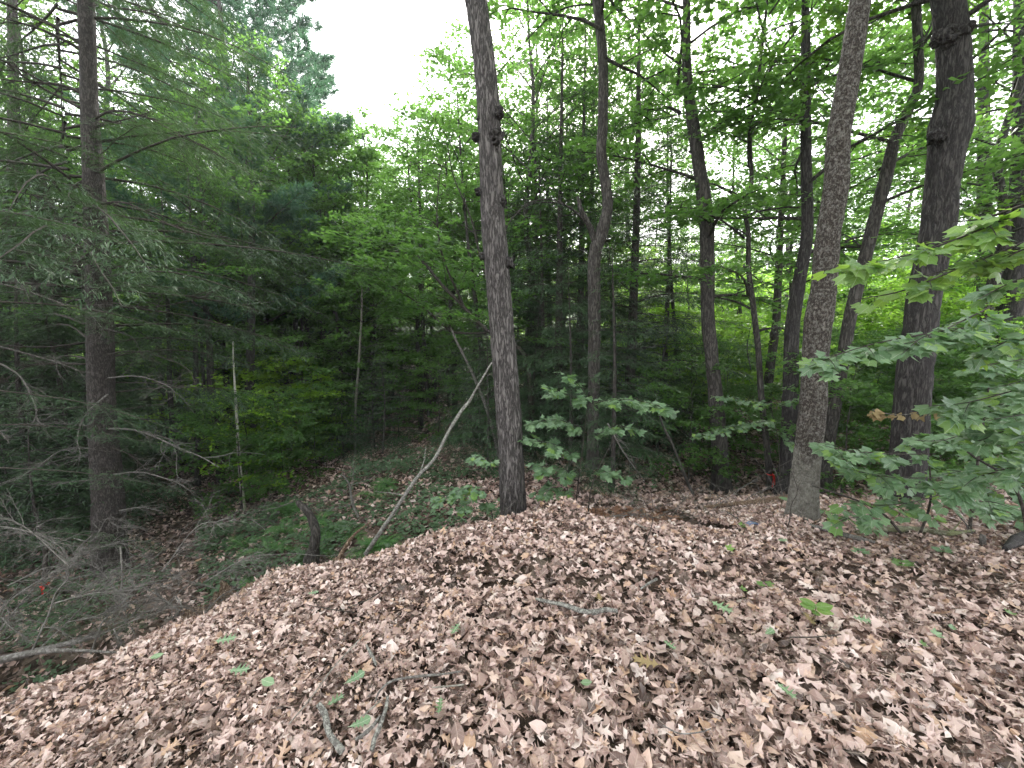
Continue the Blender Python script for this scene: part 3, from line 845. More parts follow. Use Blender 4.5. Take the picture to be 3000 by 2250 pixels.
T['dark2'] = grow_tree('maple_tree', [(2355, -120, 18), (2359, 0, 18), (2360, 135, 24), (2361, 450, 28), (2364, 680, 30), (2338, 840, 34), (2320, 975, 36), (2316, 1150, 40), (2312, 1290, 42), (2295, 1440, 42)], 7.2,
    'straight dark maple trunk half hidden on the left of the mottled trunk', 'oak_bark_dark', 13, 40, 'plate', True, .4, 11)
T['mottled'] = grow_tree('mottled_tree', [(2540, -150, 52), (2520, 0, 54), (2486, 226, 58), (2456, 405, 62), (2450, 540, 64), (2427, 680, 61), (2420, 760, 62), (2412, 850, 64), (2400, 930, 72), (2388, 1065, 64), (2381, 1200, 66), (2365, 1350, 67), (2352, 1470, 72), (2348, 1535, 80)], 3.95,
    'leaning trunk with mottled brown and grey bark and pale foot at the heap edge', 'mottled_bark', 10, 64, 'smooth2', True, .55, 13)
T['lean3'] = grow_tree('maple_tree', [(2690, -100, 22), (2683, 0, 23), (2692, 225, 22), (2667, 310, 24), (2623, 405, 28), (2590, 540, 32), (2553, 680, 32), (2513, 840, 33), (2490, 930, 32), (2459, 1110, 33), (2425, 1290, 36), (2414, 1420, 40)], 6.8,
    'dark trunk leaning strongly to the right, seen behind the mottled trunk', 'maple_bark', 12, 30, 'smooth', True, .4, 15)
T['oak2'] = grow_tree('oak_tree', [(2770, -150, 68), (2778, 0, 72), (2794, 135, 74), (2797, 270, 77), (2786, 370, 98), (2771, 450, 80), (2759, 540, 75), (2746, 680, 77), (2708, 860, 75), (2691, 1000, 77), (2676, 1110, 81), (2666, 1250, 82), (2660, 1360, 84), (2640, 1500, 98)], 5.3,
    'thick dark oak trunk at the right with a swollen ring high up', 'oak_bark_dark', 11, 72, 'oak', True, .35, 17)
T['right1'] = grow_tree('oak_tree', [(2882, -100, 20), (2882, 0, 20), (2882, 135, 22), (2882, 450, 29), (2886, 800, 34), (2884, 1090, 36)], 12,
    'straight dark trunk right of the thick oak, far among bright leaves', 'oak_bark_dark', 15, 16, 'smooth', False, .3, 19)
T['right2'] = grow_tree('oak_tree', [(2992, -100, 26), (2990, 0, 28), (2990, 500, 40), (2972, 800, 55), (2955, 950, 60), (2940, 1110, 66)], 9.5,
    'stout dark trunk cut by the right edge of the picture', 'oak_bark_dark', 13, 20, 'smooth', False, .3, 21)
# left hemlock
T['hemlock'] = grow_tree('hemlock_tree', [(246, -150, 34), (250, -50, 36), (262, 300, 40), (275, 520, 48), (285, 760, 57), (295, 1000, 60), (300, 1200, 62), (312, 1400, 68), (320, 1560, 76), (325, 1700, 84)], 6.0,
    'hemlock with reddish scaly trunk and bare grey lower branches, nearest tree at the left', 'hemlock_bark', 12.5, 56, 'plate', True, .3, 23)
MID = [
 ([(40, 400, 26), (30, 600, 28), (8, 900, 30), (0, 1200, 34), (-10, 1500, 38)], 8.5, 'hemlock_bark', 'dark hemlock trunk cut by the left edge of the picture', 13, 'hemlock_tree'),
 ([(90, 420, 9), (150, 600, 14), (212, 735, 17), (260, 870, 19), (300, 1050, 22), (330, 1300, 26)], 8.5, 'dark_twig', 'dark leaning trunk crossing behind the nearest hemlock trunk', 6, 'maple_tree'),
 ([(115, 500, 10), (116, 620, 12), (120, 760, 12), (100, 1000, 14), (90, 1300, 16)], 9.5, 'maple_bark', 'thin upright grey trunk left of the nearest hemlock', 7, 'maple_tree'),
 ([(492, 900, 10), (500, 1180, 14), (515, 1300, 15), (520, 1500, 17)], 9.6, 'oak_bark_dark', 'thin black trunk, left one of a pair right of the nearest hemlock', 5, 'hemlock_tree'),
 ([(570, 900, 12), (575, 1170, 15), (578, 1300, 15), (580, 1440, 17)], 10.8, 'oak_bark_dark', 'thin black trunk, right one of a pair right of the nearest hemlock', 6, 'hemlock_tree'),
 ([(590, 1000, 7), (600, 1180, 9), (620, 1380, 10)], 12, 'maple_bark', 'thin leaning stem just right of two black trunks', 4, 'maple_tree'),
 ([(738, 600, 16), (737, 820, 20), (735, 1000, 22), (730, 1200, 26), (728, 1430, 32)], 11.5, 'oak_bark_dark', 'dark trunk fading upward, just behind the white birch stem', 9, 'oak_tree'),
 ([(858, 780, 10), (860, 840, 12), (866, 930, 13), (862, 1100, 15), (840, 1350, 17)], 14, 'maple_bark', 'grey trunk, left one of a close pair in the left middle distance', 9, 'maple_tree'),
 ([(880, 790, 9), (888, 860, 10), (905, 1060, 13), (905, 1300, 14)], 14.5, 'maple_bark', 'grey trunk, right one of a close pair in the left middle distance', 9, 'maple_tree'),
 ([(938, 720, 8), (950, 830, 11), (985, 930, 12), (998, 1050, 13), (1000, 1300, 14)], 14, 'dark_twig', 'black trunk bent to the left at its top, beyond the fern hollow', 8, 'maple_tree'),
 ([(1230, 600, 8), (1236, 795, 11), (1238, 930, 12), (1246, 1066, 14), (1258, 1200, 15), (1268, 1320, 17)], 14, 'maple_bark', 'straight grey pole-like trunk standing before the dark hemlock slope', 9, 'maple_tree'),
 ([(1060, 900, 5), (1057, 965, 6), (1050, 1080, 7), (1041, 1200, 8), (1041, 1330, 8)], 12, 'pale_bark', 'thin pale stem left of the grey pole-like trunk', 3.2, 'maple_tree'),
 ([(1370, 700, 9), (1393, 877, 13), (1410, 1020, 16), (1434, 1160, 17), (1442, 1320, 19)], 12, 'maple_bark', 'grey trunk half hidden at the left of the furrowed oak', 9, 'maple_tree'),
 ([(1604, 560, 10), (1606, 750, 14), (1610, 910, 15), (1612, 1250, 17)], 13.5, 'maple_bark', 'grey trunk between the furrowed oak and the wavy trunk', 9, 'maple_tree'),
 ([(1960, 700, 8), (1970, 880, 10), (1984, 1057, 13), (1992, 1170, 14), (2000, 1290, 15)], 12.5, 'oak_bark_dark', 'black trunk left of the strip-barked maple, before yellow-green leaves', 9, 'maple_tree'),
 ([(2015, 850, 4), (2025, 1000, 6), (2035, 1110, 6), (2047, 1220, 7)], 14, 'oak_bark_dark', 'very thin black stem right beside the strip-barked maple', 5, 'maple_tree'),
 ([(2415, 650, 14), (2395, 800, 18), (2380, 1100, 20), (2370, 1300, 22)], 9, 'maple_bark', 'trunk directly behind the mottled trunk', 8, 'maple_tree'),
 ([(2150, 600, 8), (2160, 800, 9), (2175, 1000, 10), (2180, 1250, 11)], 15, 'maple_bark', 'thin dim trunk far between the strip-barked maple and the taped tree', 9, 'maple_tree'),
]
for i, (pts, Y, bk, lb, top, nm) in enumerate(MID):
    T['mid%d' % i] = grow_tree(nm, pts, Y, lb, bk, top, 12, 'smooth', False, .3, 30 + i)
T['birch'] = grow_tree('birch_sapling', [(683, 1000, 3), (683, 1040, 4), (692, 1200, 7), (700, 1340, 9), (716, 1500, 11), (729, 1560, 12)], 8.2, 'thin white birch stem rising from the hollow left of the fern patch', 'birch', None, 10, 'smooth', False, .1, 60)
T['pole'] = grow_tree('leaning_sapling', [(1921, 1152, 3), (1937, 1234, 6), (1971, 1304, 7), (2016, 1418, 8), (2047, 1478, 8)], 6.4, 'bare leaning sapling left of the strip-barked maple', 'maple_bark', None, 8, 'smooth', False, .1, 61)
T['vstem'] = grow_tree('leaning_sapling', [(1320, 960, 6), (1335, 995, 7), (1375, 1075, 9), (1420, 1180, 10), (1452, 1292, 10), (1460, 1350, 10)], 8.5, 'pale thin stem leaning left and crossing the dead leaning pole', 'dead_wood', None, 8, 'smooth', False, .1, 62)

# burls on the furrowed oak
def blob(r, seed, sq=(1, 1, 1), nl=14, amp=.3):
    th = np.linspace(0, math.pi, nl); ph = np.linspace(0, 2 * math.pi, nl * 2, endpoint=False)
    TH, PH = np.meshgrid(th, ph, indexing='ij')
    n = vnoise(PH / (2 * math.pi) * 6, TH * 3, 6, seed) * amp + vnoise(PH / (2 * math.pi) * 14, TH * 7, 14, seed + 2) * amp * .5
    rr = r * (1 + n * np.sin(TH))
    V = np.stack([rr * np.sin(TH) * np.cos(PH) * sq[0], rr * np.sin(TH) * np.sin(PH) * sq[1], rr * np.cos(TH) * sq[2]], -1).reshape(-1, 3)
    I = np.arange(nl * nl * 2).reshape(nl, nl * 2)
    F = np.stack([I[:-1], I[1:], np.roll(I[1:], -1, 1), np.roll(I[:-1], -1, 1)], -1).reshape(-1, 4)
    return (V, F, None)
root, Q, r, _ = T['oak']
for i, (px, py, w) in enumerate([(1462, 330, 34), (1410, 345, 26), (1396, 402, 30), (1455, 400, 44), (1402, 562, 26), (1474, 590, 32), (1484, 772, 44), (1414, 750, 24), (1452, 415, 30)]):
    q = at_y(px, py, 4.96 if abs(px - 1440) > 25 else 4.89)
    rr = w * 5.0 / (2 * FPX) * .72
    g = blob(rr, 40 + i, (1, 1, 1.25), 16, .55)
    link('burl', make_mesh('burl', [g], M['oak_bark_dark'], True), root, q - np.array(root.location))
root, Q, r, _ = T['oak2']
for i, (px, py, w) in enumerate([(2765, 110, 60), (2800, 95, 62), (2826, 85, 50), (2745, 400, 56), (2785, 120, 50)]):
    q = at_y(px, py, 5.22); rr = w * 5.3 / (2 * FPX) * .82
    link('burl', make_mesh('burl', [blob(rr, 60 + i, (1, .8, .8), 16, .5)], M['oak_bark_dark'], True), root, q - np.array(root.location))
# fork stub on the wavy trunk, with its arching twigs
root, Q, r, _ = T['wavy']
b0 = np.array(root.location)
st = np.array([at_y(*c) for c in [(1745, 715, 7.3), (1728, 665, 7.25), (1706, 625, 7.2), (1698, 598, 7.2), (1692, 575, 7.2)]])
g = tube(catmull(st, 14), np.interp(np.linspace(0, 1, 14), [0, .7, 1], [.062, .04, .022]), 10, disp=rng.normal(0, .08, (14, 10)))
link('broken_fork', make_mesh('broken_fork', [(a - b0, f, c) for a, f, c in g], M['maple_bark'], True), root)

def twig_geo(P, r0, seed, nsub=6, sub=.35, depth=1, up=.0, sides=4, n=None, tip=.25):
    rs = random.Random(seed)
    P = catmull(P, n or max(8, len(P) * 4)); g = tube(P, np.linspace(1, tip, len(P)) * r0, sides, False)
    L = np.linalg.norm(np.diff(P, axis=0), axis=1).sum()
    for i in range(nsub):
        k = int(rs.uniform(.15, .95) * (len(P) - 2)); d = norm(P[k + 1] - P[k])
        v = norm(d * .9 + np.array([rs.gauss(0, .5), rs.gauss(0, .5), rs.gauss(up, .45)]))
        l = L * sub * rs.uniform(.4, 1.1)
        Q = [P[k]]
        v[2] *= .8
        for j in range(4):
            Q.append(Q[-1] + v * l / 4); v = norm(v + np.array([rs.gauss(0, .2), rs.gauss(0, .2), rs.gauss(-.06, .2)]))
        if depth > 0: g += twig_geo(np.array(Q), r0 * .42, rs.random(), max(3, nsub // 2 + 1), .5, depth - 1, up, 3, 8, tip)
        else: g += tube(np.array(Q), np.linspace(1, .3, 5) * max(.0012, r0 * .42), 3, False)
    return g
def px_branch(pts, Y0, Y1, w, seed, nsub=6, sub=.3, depth=1, up=0, sides=5):
    n = len(pts)
    P = np.array([at_y(px, py, Y0 + (Y1 - Y0) * i / (n - 1)) for i, (px, py) in enumerate(pts)])
    return twig_geo(P, w * .8 * Y0 / (2 * FPX), seed, nsub, sub, depth, up, sides)
def attach(name, g, root, matn, **k):
    b0 = np.array(root.location)
    return link(name, make_mesh(name, [(a[0] - b0, a[1], a[2]) for a in g], M[matn], True), root, **k)

for k, pts in enumerate([[(1708, 640), (1650, 598), (1560, 597), (1500, 640), (1470, 700)], [(1700, 628), (1620, 585), (1540, 600), (1490, 655)]]):
    attach('branch', px_branch(pts, 7.2, 6.6, 7, k, 5), T['wavy'][0], 'maple_bark')
# dark limbs in the canopy attached to traced trunks
LIMB = [('maple1', [(2008, 200), (1940, 150), (1880, 90), (1830, -20)], 7.8, 8.2, 12), ('maple1', [(2010, 205), (1950, 205), (1880, 240), (1840, 262)], 7.8, 8.6, 10),
        ('wavy', [(1757, 10), (1640, 30), (1540, 120), (1450, 230), (1420, 300)], 7.3, 7.9, 9), ('slim', [(2192, 690), (2160, 672), (2130, 670), (2100, 655)], 7.6, 7.8, 9),
        ('dark2', [(2345, 60), (2280, 80), (2230, 110), (2200, 160)], 7.2, 7.8, 9), ('dark2', [(2368, 280), (2400, 265), (2460, 262)], 7.2, 7.5, 9), ('dark2', [(2350, 355), (2280, 370), (2200, 420)], 7.2, 8, 6),
        ('lean3', [(2690, 140), (2720, 90), (2750, 10), (2760, -60)], 6.8, 7.2, 12), ('oak2', [(2820, 90), (2880, 75), (2960, 60), (3050, 20)], 5.3, 6, 10),
        ('lean3', [(2520, 720), (2480, 690), (2440, 690)], 6.8, 7.4, 8), ('slim', [(2200, 1085), (2190, 1000), (2230, 860)], 7.6, 7.9, 6)]
for k, (tn, pts, a, b_, w) in enumerate(LIMB):
    attach('limb', px_branch(pts, a, b_, w * .72, 100 + k, 5, .3, 1, 0, 6), T[tn][0], 'oak_bark_dark')

# arching tree behind the furrowed oak
T['arch'] = grow_tree('arching_maple', [(1150, 735, 5), (1226, 752, 8), (1290, 830, 9), (1360, 900, 10), (1425, 967, 11), (1500, 1010, 12), (1545, 1060, 14), (1560, 1300, 18)], 9.0, 'young maple arching over to the left behind the furrowed oak', 'dark_twig', None, 10, 'smooth', False, .2, 63)
for k, pts in enumerate([[(1425, 975), (1340, 975), (1300, 955), (1240, 900), (1150, 840), (1060, 790)], [(1360, 900), (1300, 760), (1280, 640), (1290, 500)], [(1500, 1010), (1420, 800), (1380, 640), (1330, 520), (1310, 420)]]):
    attach('branch', px_branch(pts, 9, 8.4, 9, 130 + k, 7, .3), T['arch'][0], 'dark_twig')

# dead branches of the nearest hemlock
c4 = lambda L: [(x / 2.212, 750 + y / 2.212) for x, y in L]
DEAD = [([(700, 895), (580, 1000), (520, 1100), (500, 1200), (520, 1290), (465, 1370)], 7, 5.7, 5.0, 'twig'), ([(710, 1120), (860, 1125), (1000, 1170), (1150, 1240), (1300, 1300), (1420, 1370)], 9, 5.9, 5.0, 'twig'),
        ([(740, 1415), (900, 1400), (1020, 1425), (1150, 1470), (1210, 1510)], 7, 5.9, 5.2, 'twig'), ([(730, 1245), (850, 1290), (950, 1380), (1010, 1395)], 6, 5.9, 5.6, 'dark_twig'),
        ([(580, 1100), (300, 1085), (0, 1130)], 6, 5.9, 5.0, 'twig'), ([(600, 1245), (400, 1260), (240, 1370), (0, 1490)], 8, 5.9, 4.4, 'twig'), ([(600, 1285), (430, 1310), (240, 1370)], 5, 5.9, 5.2, 'twig'),
        ([(600, 1450), (260, 1485)], 6, 5.9, 5.5, 'twig'), ([(570, 975), (200, 1000), (0, 1050)], 5, 5.9, 5.2, 'dark_twig'), ([(605, 1120), (650, 1200), (700, 1300)], 7, 5.75, 5.4, 'dark_twig'),
        ([(775, 1650), (900, 1630), (1050, 1650)], 6, 5.9, 5.5, 'twig'), ([(660, 210), (900, 235), (1200, 260), (1450, 300), (1700, 360)], 9, 6, 6.3, 'dark_twig'), ([(550, 120), (300, 60), (0, 90)], 9, 6, 5.6, 'dark_twig'),
        ([(690, 300), (1000, 330), (1300, 270), (1380, 220)], 6, 6, 6.6, 'dark_twig'), ([(700, 790), (900, 780), (1100, 850), (1140, 940)], 6, 5.9, 5.4, 'twig'), ([(680, 640), (900, 620), (1200, 720), (1280, 880)], 6, 5.9, 5.3, 'dark_twig'),
        ([(560, 560), (300, 590), (0, 580)], 8, 6, 5.2, 'dark_twig'), ([(560, 700), (250, 700), (120, 740), (0, 830)], 8, 6, 5.4, 'dark_twig')]
hroot = T['hemlock'][0]
for k, (pts, w, a, b_, mm) in enumerate(DEAD):
    attach('dead_branch', px_branch(c4(pts), a, b_, w, 200 + k, 11, .34, 1, 0), hroot, mm)
# upper thick limbs of that hemlock
for k, (pts, w) in enumerate([([(262, 330), (120, 255), (0, 180)], 11), ([(258, 280), (180, 250), (80, 240), (0, 232)], 12), ([(265, 160), (130, 90), (0, 50)], 12), ([(262, 150), (160, 80), (30, 30)], 10), ([(275, 350), (330, 325), (420, 340), (520, 390), (640, 450)], 9),
                             ([(280, 600), (180, 590), (90, 570), (-10, 550)], 11), ([(290, 720), (180, 730), (60, 720), (-10, 760)], 11), ([(280, 600), (370, 595), (500, 660), (620, 700)], 8), ([(275, 0), (330, 20), (440, 40), (540, 80)], 9), ([(275, 375), (400, 340), (450, 325)], 6)]):
    attach('limb', px_branch(pts, 6, 5.6, w, 240 + k, 8, .3, 1, -.1, 6), hroot, 'dark_twig')
# live crown of the nearest hemlock: broad drooping boughs
def az_ok(az, z):
    front = (math.sin(az) < -.25)
    if z < 3.3: return (-.6 < math.sin(az) < .9 and math.cos(az) > .2)
    if z < 5.0: return not front or z > 4.6
    return not front or int(z * 7) % 2
w_, l_ = conifer(71, 13, 2.6, 4.1, 165, .09, .017, prof=lambda t: (1 - t) ** .5 * min(1, .34 + t * 3), r0=.17, trunk=False, bl_step=.12, droop=-.7, az_filter=az_ok)
hx, hy = T['hemlock'][1][20][0] - hroot.location[0], 0
link('crown', make_mesh('crown', l_, M['hemlock']), hroot)
link('limb', make_mesh('limb', w_, M['dark_twig'], True), hroot)

def spray_bough(P0, seed, L, az, el, nm='bough'):
    rs = random.Random(seed); S0, S1 = [], []
    P = bpath(P0, az, el, L, 9, rs, -.5, .06); wood = tube(P, np.linspace(.011, .002, 9), 4, False)
    n = int(L / .07)
    for j in range(n):
        s_ = .25 + .75 * (j + .5 * rs.random()) / n; k = s_ * 8; a = int(min(k, 7)); q = P[a] + (P[a + 1] - P[a]) * (k - a)
        dirn = norm(P[a + 1] - P[a]); side = norm(np.cross(dirn, [0, 0, 1])) * (1 if j % 2 else -1)
        L2 = (.1 + .42 * (1.02 - s_)) * rs.uniform(.7, 1.2); dv = norm(dirn * .9 + side * .9 + np.array([0, 0, rs.gauss(-.1, .1)]))
        q2 = q + dv * L2 * .6; q3 = q2 + norm(dv + np.array([0, 0, -.35])) * L2 * .4; S0 += [q, q2]; S1 += [q2, q3]
        for u in (.3, .55, .8):
            m0 = q + (q3 - q) * u
            for sg in (-1, 1):
                S0.append(m0); S1.append(m0 + norm(dirn * .6 + sg * np.cross(dv, [0, 0, 1]) * .6 + np.array([0, 0, -.15])) * L2 * .3)
    S0 = np.array(S0); S1 = np.array(S1); Ls = np.linalg.norm(S1 - S0, axis=1); cn = np.maximum(2, (Ls / .014).astype(int))
    idx = np.repeat(np.arange(len(S0)), cn); n = len(idx); rg = np.random.default_rng(seed)
    t = rg.random(n)[:, None]; D = norm(S1 - S0)[idx]; up = np.array([0, 0, 1.]) + rg.normal(0, .2, (n, 3))
    side = norm(np.cross(D, up)) * np.where(rg.random(n) < .5, 1, -1)[:, None]
    d = norm(D * .6 + side + rg.normal(0, .1, (n, 3)))
    return wood, leaves(SPRIG[0] * np.array([1, 1.6]), SPRIG[1], S0[idx] * (1 - t) + S1[idx] * t, d, up, .042 * rg.uniform(.7, 1.2, n))
for k, (px, py, Y, L, az, el) in enumerate([(285, 900, 5.9, 2.0, -.75, .0), (285, 840, 5.9, 2.3, -.5, .05), (290, 960, 5.9, 1.6, -.35, -.1), (280, 880, 5.9, 1.8, -2.2, .1), (280, 780, 5.9, 2.2, -1.2, .15), (275, 700, 5.9, 2.4, -.2, .1), (275, 640, 5.9, 2.3, -.9, .15), (275, 560, 5.9, 2.3, -2.6, .15), (275, 480, 6, 2.6, -.6, .1)]):
    w_, l_ = spray_bough(at_y(px, py, Y), 700 + k, L, az, el)
    attach('bough', w_, hroot, 'dark_twig'); attach('spray', [l_], hroot, 'hemlock')
# left edge boughs of a hemlock standing just outside
xr, yr = -5.6, 3.9
root = empty('hemlock_tree', (xr, yr, Hs(xr, yr)), 0, label='hemlock just outside the left edge whose green sprays hang into view low down', cat='tree')
link('trunk', make_mesh('trunk', tube(catmull([[0, 0, -.2], [.05, 0, 4], [0, .1, 9]], 20), np.linspace(.13, .03, 20), 12), M['hemlock_bark'], True), root)
for k, (z, L, az, el) in enumerate([(1.1, 1.9, .1, -.1), (1.5, 1.7, .45, -.1), (.9, 1.6, -.2, 0), (.6, 1.5, .3, 0), (2.2, 2.0, .2, 0), (3.0, 2.3, .0, 0), (3.8, 2.4, .35, .1), (4.6, 2.4, -.1, .1), (5.4, 2.2, .4, .1), (2.6, 2.0, .7, 0)]):
    w_, l_ = spray_bough(np.array([xr, yr, Hs(xr, yr) + z]), 740 + k, L, az, el)
    attach('bough', w_, root, 'dark_twig'); attach('spray', [l_], root, 'hemlock')

# crowns above the picture for the traced trunks
def add_crown(tn, seed, z0, Rr, nl, mt, leafs=.13):
    root, Q, r, _ = T[tn]
    zb = root.location[2]; top = Q[-1][2] - zb
    w, l = deciduous(seed, top + .5, z0, Rr, 20, nl, leafs, trunk=False)
    def shift(g):
        V = g[0].copy()
        cx = np.interp(V[:, 2] + zb, Q[:, 2], Q[:, 0]) - root.location[0]; cy = np.interp(V[:, 2] + zb, Q[:, 2], Q[:, 1]) - root.location[1]
        V[:, 0] += cx; V[:, 1] += cy
        return (V, g[1], g[2])
    link('crown', make_mesh('crown', [shift(g) for g in l], M[mt]), root)
    link('branch', make_mesh('branch', [shift(g) for g in w], M['maple_bark'], True), root)
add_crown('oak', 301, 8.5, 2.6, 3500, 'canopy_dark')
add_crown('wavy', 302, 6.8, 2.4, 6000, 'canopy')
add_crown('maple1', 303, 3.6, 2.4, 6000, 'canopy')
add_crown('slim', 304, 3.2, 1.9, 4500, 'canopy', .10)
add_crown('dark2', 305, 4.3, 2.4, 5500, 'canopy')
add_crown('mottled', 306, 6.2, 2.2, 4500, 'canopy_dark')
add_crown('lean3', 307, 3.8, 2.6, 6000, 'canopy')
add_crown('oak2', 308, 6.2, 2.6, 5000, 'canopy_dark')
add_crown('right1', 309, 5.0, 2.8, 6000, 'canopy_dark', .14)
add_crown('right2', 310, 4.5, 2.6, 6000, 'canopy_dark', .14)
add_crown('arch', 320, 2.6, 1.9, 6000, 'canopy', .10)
for i, (pts, Y, bk, lb, top, nm) in enumerate(MID):
    if nm == 'hemlock_tree':
        w_, l_ = conifer(330 + i, top, 1.6, 1.7, 30, .13, .06, trunk=False)
        link('crown', make_mesh('crown', l_, M['hemlock']), T['mid%d' % i][0])
    else: add_crown('mid%d' % i, 330 + i, top * .55, 1.7, 3000, 'canopy', .12)
w_, l_ = deciduous(350, 3.0, .9, 1.1, 10, 900, .09, trunk=False)
link('crown', make_mesh('crown', l_, M['canopy_bright']), T['birch'][0])

# ------------------------------------------------------------------ the wood behind
def band(kind, lst, name, label, group, cat='tree', smin=.85, smax=1.15, jitter=.4):
    for px, Y in lst:
        s = random.uniform(smin, smax)
        x = inside(px, Y) + random.gauss(0, jitter * .5)
        place(kind, x, Y + random.gauss(0, jitter), s=s, name=name, label=label, cat=cat, group=group)
G1 = dict(name='maple_tree', label='leafy green maple in the canopy behind the foremost trunks', group='maples in the middle distance')
G2 = dict(name='tall_tree', label='tall broadleaf tree far back in the wood, crown against the sky', group='tall trees far back')
G3 = dict(name='understory_maple', label='low yellow-green backlit maple under the tall trees', group='low bright maples of the understory')
G4 = dict(name='hemlock_tree', label='dense dark green hemlock in the shade of the left and middle wood', group='dark hemlocks in the middle distance')
G5 = dict(name='young_hemlock', label='small bushy young hemlock growing on the shaded floor', group='young hemlocks on the floor')
G6 = dict(name='understory_maple', label='low dark green maple sapling under the trees', group='low green saplings of the understory')
# pine
place('pine', inside(720, 13.5), 13.5, s=1.05, rz=.6, name='white_pine', label='tall blue-green white pine with soft tufts, beside the patch of open sky', cat='tree')
# centre distance, tops under the sky gap
band('canopy_b', [(960, 14.5), (1020, 15), (1110, 15.5), (1200, 14), (1320, 14), (1100, 19), (1260, 18), (1400, 17)], **G1, smin=1.1, smax=1.22)
band('tall_b', [(1000, 23), (1080, 24), (1150, 25), (1240, 24), (1320, 25), (900, 21), (1450, 24)], smin=.85, smax=.95, **G2)
# right canopy
band('canopy_a', [(1560, 11), (1750, 12.5), (2280, 10.5), (2900, 9.2), (1640, 15)], **G1)
band('canopy_b', [(1500, 13.5), (2350, 12.5), (2730, 12)], **G1)
band('tall_a', [(1600, 21), (1830, 23), (2280, 22), (2620, 21), (3000, 20)], **G2)
band('tall_b', [(1730, 29), (2050, 29), (2450, 30), (2850, 29)], **G2)
# left backdrop
band('tall_a', [(60, 16), (250, 19), (430, 17), (620, 20), (-150, 15), (330, 25), (120, 26), (520, 27), (760, 28)], **G2)
band('canopy_a', [(480, 12.5), (560, 10.8), (650, 13), (180, 13), (800, 14), (930, 16), (860, 18), (720, 17)], **G1)
band('canopy_b', [(880, 13), (700, 16), (560, 15)], **G1, smin=.8, smax=.95)
band('hem_a', [(1640, 9.4), (1830, 10.2), (1930, 12.5), (1720, 10.8), (1560, 13), (1850, 14), (1140, 20), (1300, 21), (960, 19), (1050, 22), (1900, 24), (2150, 24), (2450, 25), (2750, 24), (30, 8.6), (-260, 7), (170, 8.8), (80, 10.5), (420, 12), (620, 15.5), (230, 15), (-100, 9), (830, 20)], **G4, smin=.8)
band('hem_b', [(60, 7.2), (190, 7.8), (-120, 6.4), (920, 17), (20, 8), (160, 8.8), (1080, 19), (1180, 21), (1300, 21), (1400, 17), (1000, 20), (1520, 15), (1650, 11.5), (1800, 12.5), (1560, 12), (1130, 24), (1240, 25), (1350, 25), (1060, 17), (1150, 18), (1220, 19), (1330, 18.5), (980, 16.5), (560, 14), (480, 15), (350, 13), (1600, 9.6), (1820, 10.5), (1480, 11)], **G4)
band('hem_b', [(1790, 7.9), (1630, 8.3), (1900, 9.4), (1560, 8.8)], **G4, smin=.5, smax=.68)
band('hem_c', [(1090, 10.5), (1060, 11.5), (1000, 11.5), (840, 11.5), (1330, 12), (1380, 10.5), (200, 7.6), (90, 7), (0, 6.6), (60, 6.0), (1450, 8.2), (1400, 8.8), (1620, 9.5), (1700, 9.2), (1780, 9.7), (900, 13), (960, 12)], **G5, smin=.8, smax=1.4)
# bright understory at the right
band('bright_a', [(1560, 19), (1680, 19), (1850, 17), (1980, 18), (2100, 17), (2250, 16), (2380, 17.5), (2500, 14), (2620, 16), (2780, 15), (2900, 13), (3050, 14), (1900, 23), (2050, 24), (2200, 24), (2450, 23), (2700, 22), (2950, 22)], **G3)
band('bright_b', [(560, 13), (690, 14), (450, 14.5), (800, 13), (880, 12), (1900, 13), (2060, 12.5), (2180, 13), (2260, 12), (2480, 11.5), (2570, 10.5), (2740, 11), (2820, 10), (2950, 9.5), (1850, 15), (2130, 15)], **G3)
band('under_a', [(1960, 8.8), (2160, 8.6), (2520, 6.6), (2590, 7.2), (2450, 7.6), (2760, 6.9), (2140, 9.8), (2200, 10.5), (2480, 8.5), (2560, 8.3), (2800, 8), (2900, 7.5), (2980, 7), (2060, 10), (1260, 12), (1000, 14), (870, 12.5), (1160, 13.5), (760, 9.5), (830, 10), (900, 10.5), (960, 11.5), (700, 8.8), (1380, 11), (2700, 7.6), (2860, 6.5), (2960, 6.0)], **G6, smin=.6, smax=.9)
# far wood that closes the view
rs_ = random.Random(5)
for k in range(26):
    px = -900 + 4900 * (k + rs_.random()) / 26; Y = rs_.uniform(33, 55)
    hi = 1.0 if not (850 < px < 1430) else .7
    place(('tall_b', 'tall_a')[k % 2], inside(px, Y), Y, s=rs_.uniform(.95, 1.2) * hi, name='tall_tree', label='distant broadleaf tree at the back of the wood', cat='tree', group='distant trees closing the view')
for k in range(52):
    px = -600 + 4200 * (k + rs_.random()) / 52; Y = rs_.uniform(24, 38)
    place('bright_a', inside(px, Y), Y, s=rs_.uniform(1.1, 1.6), name='understory_maple', label='distant low maple at the back of the wood', cat='tree', group='distant low trees closing the view')

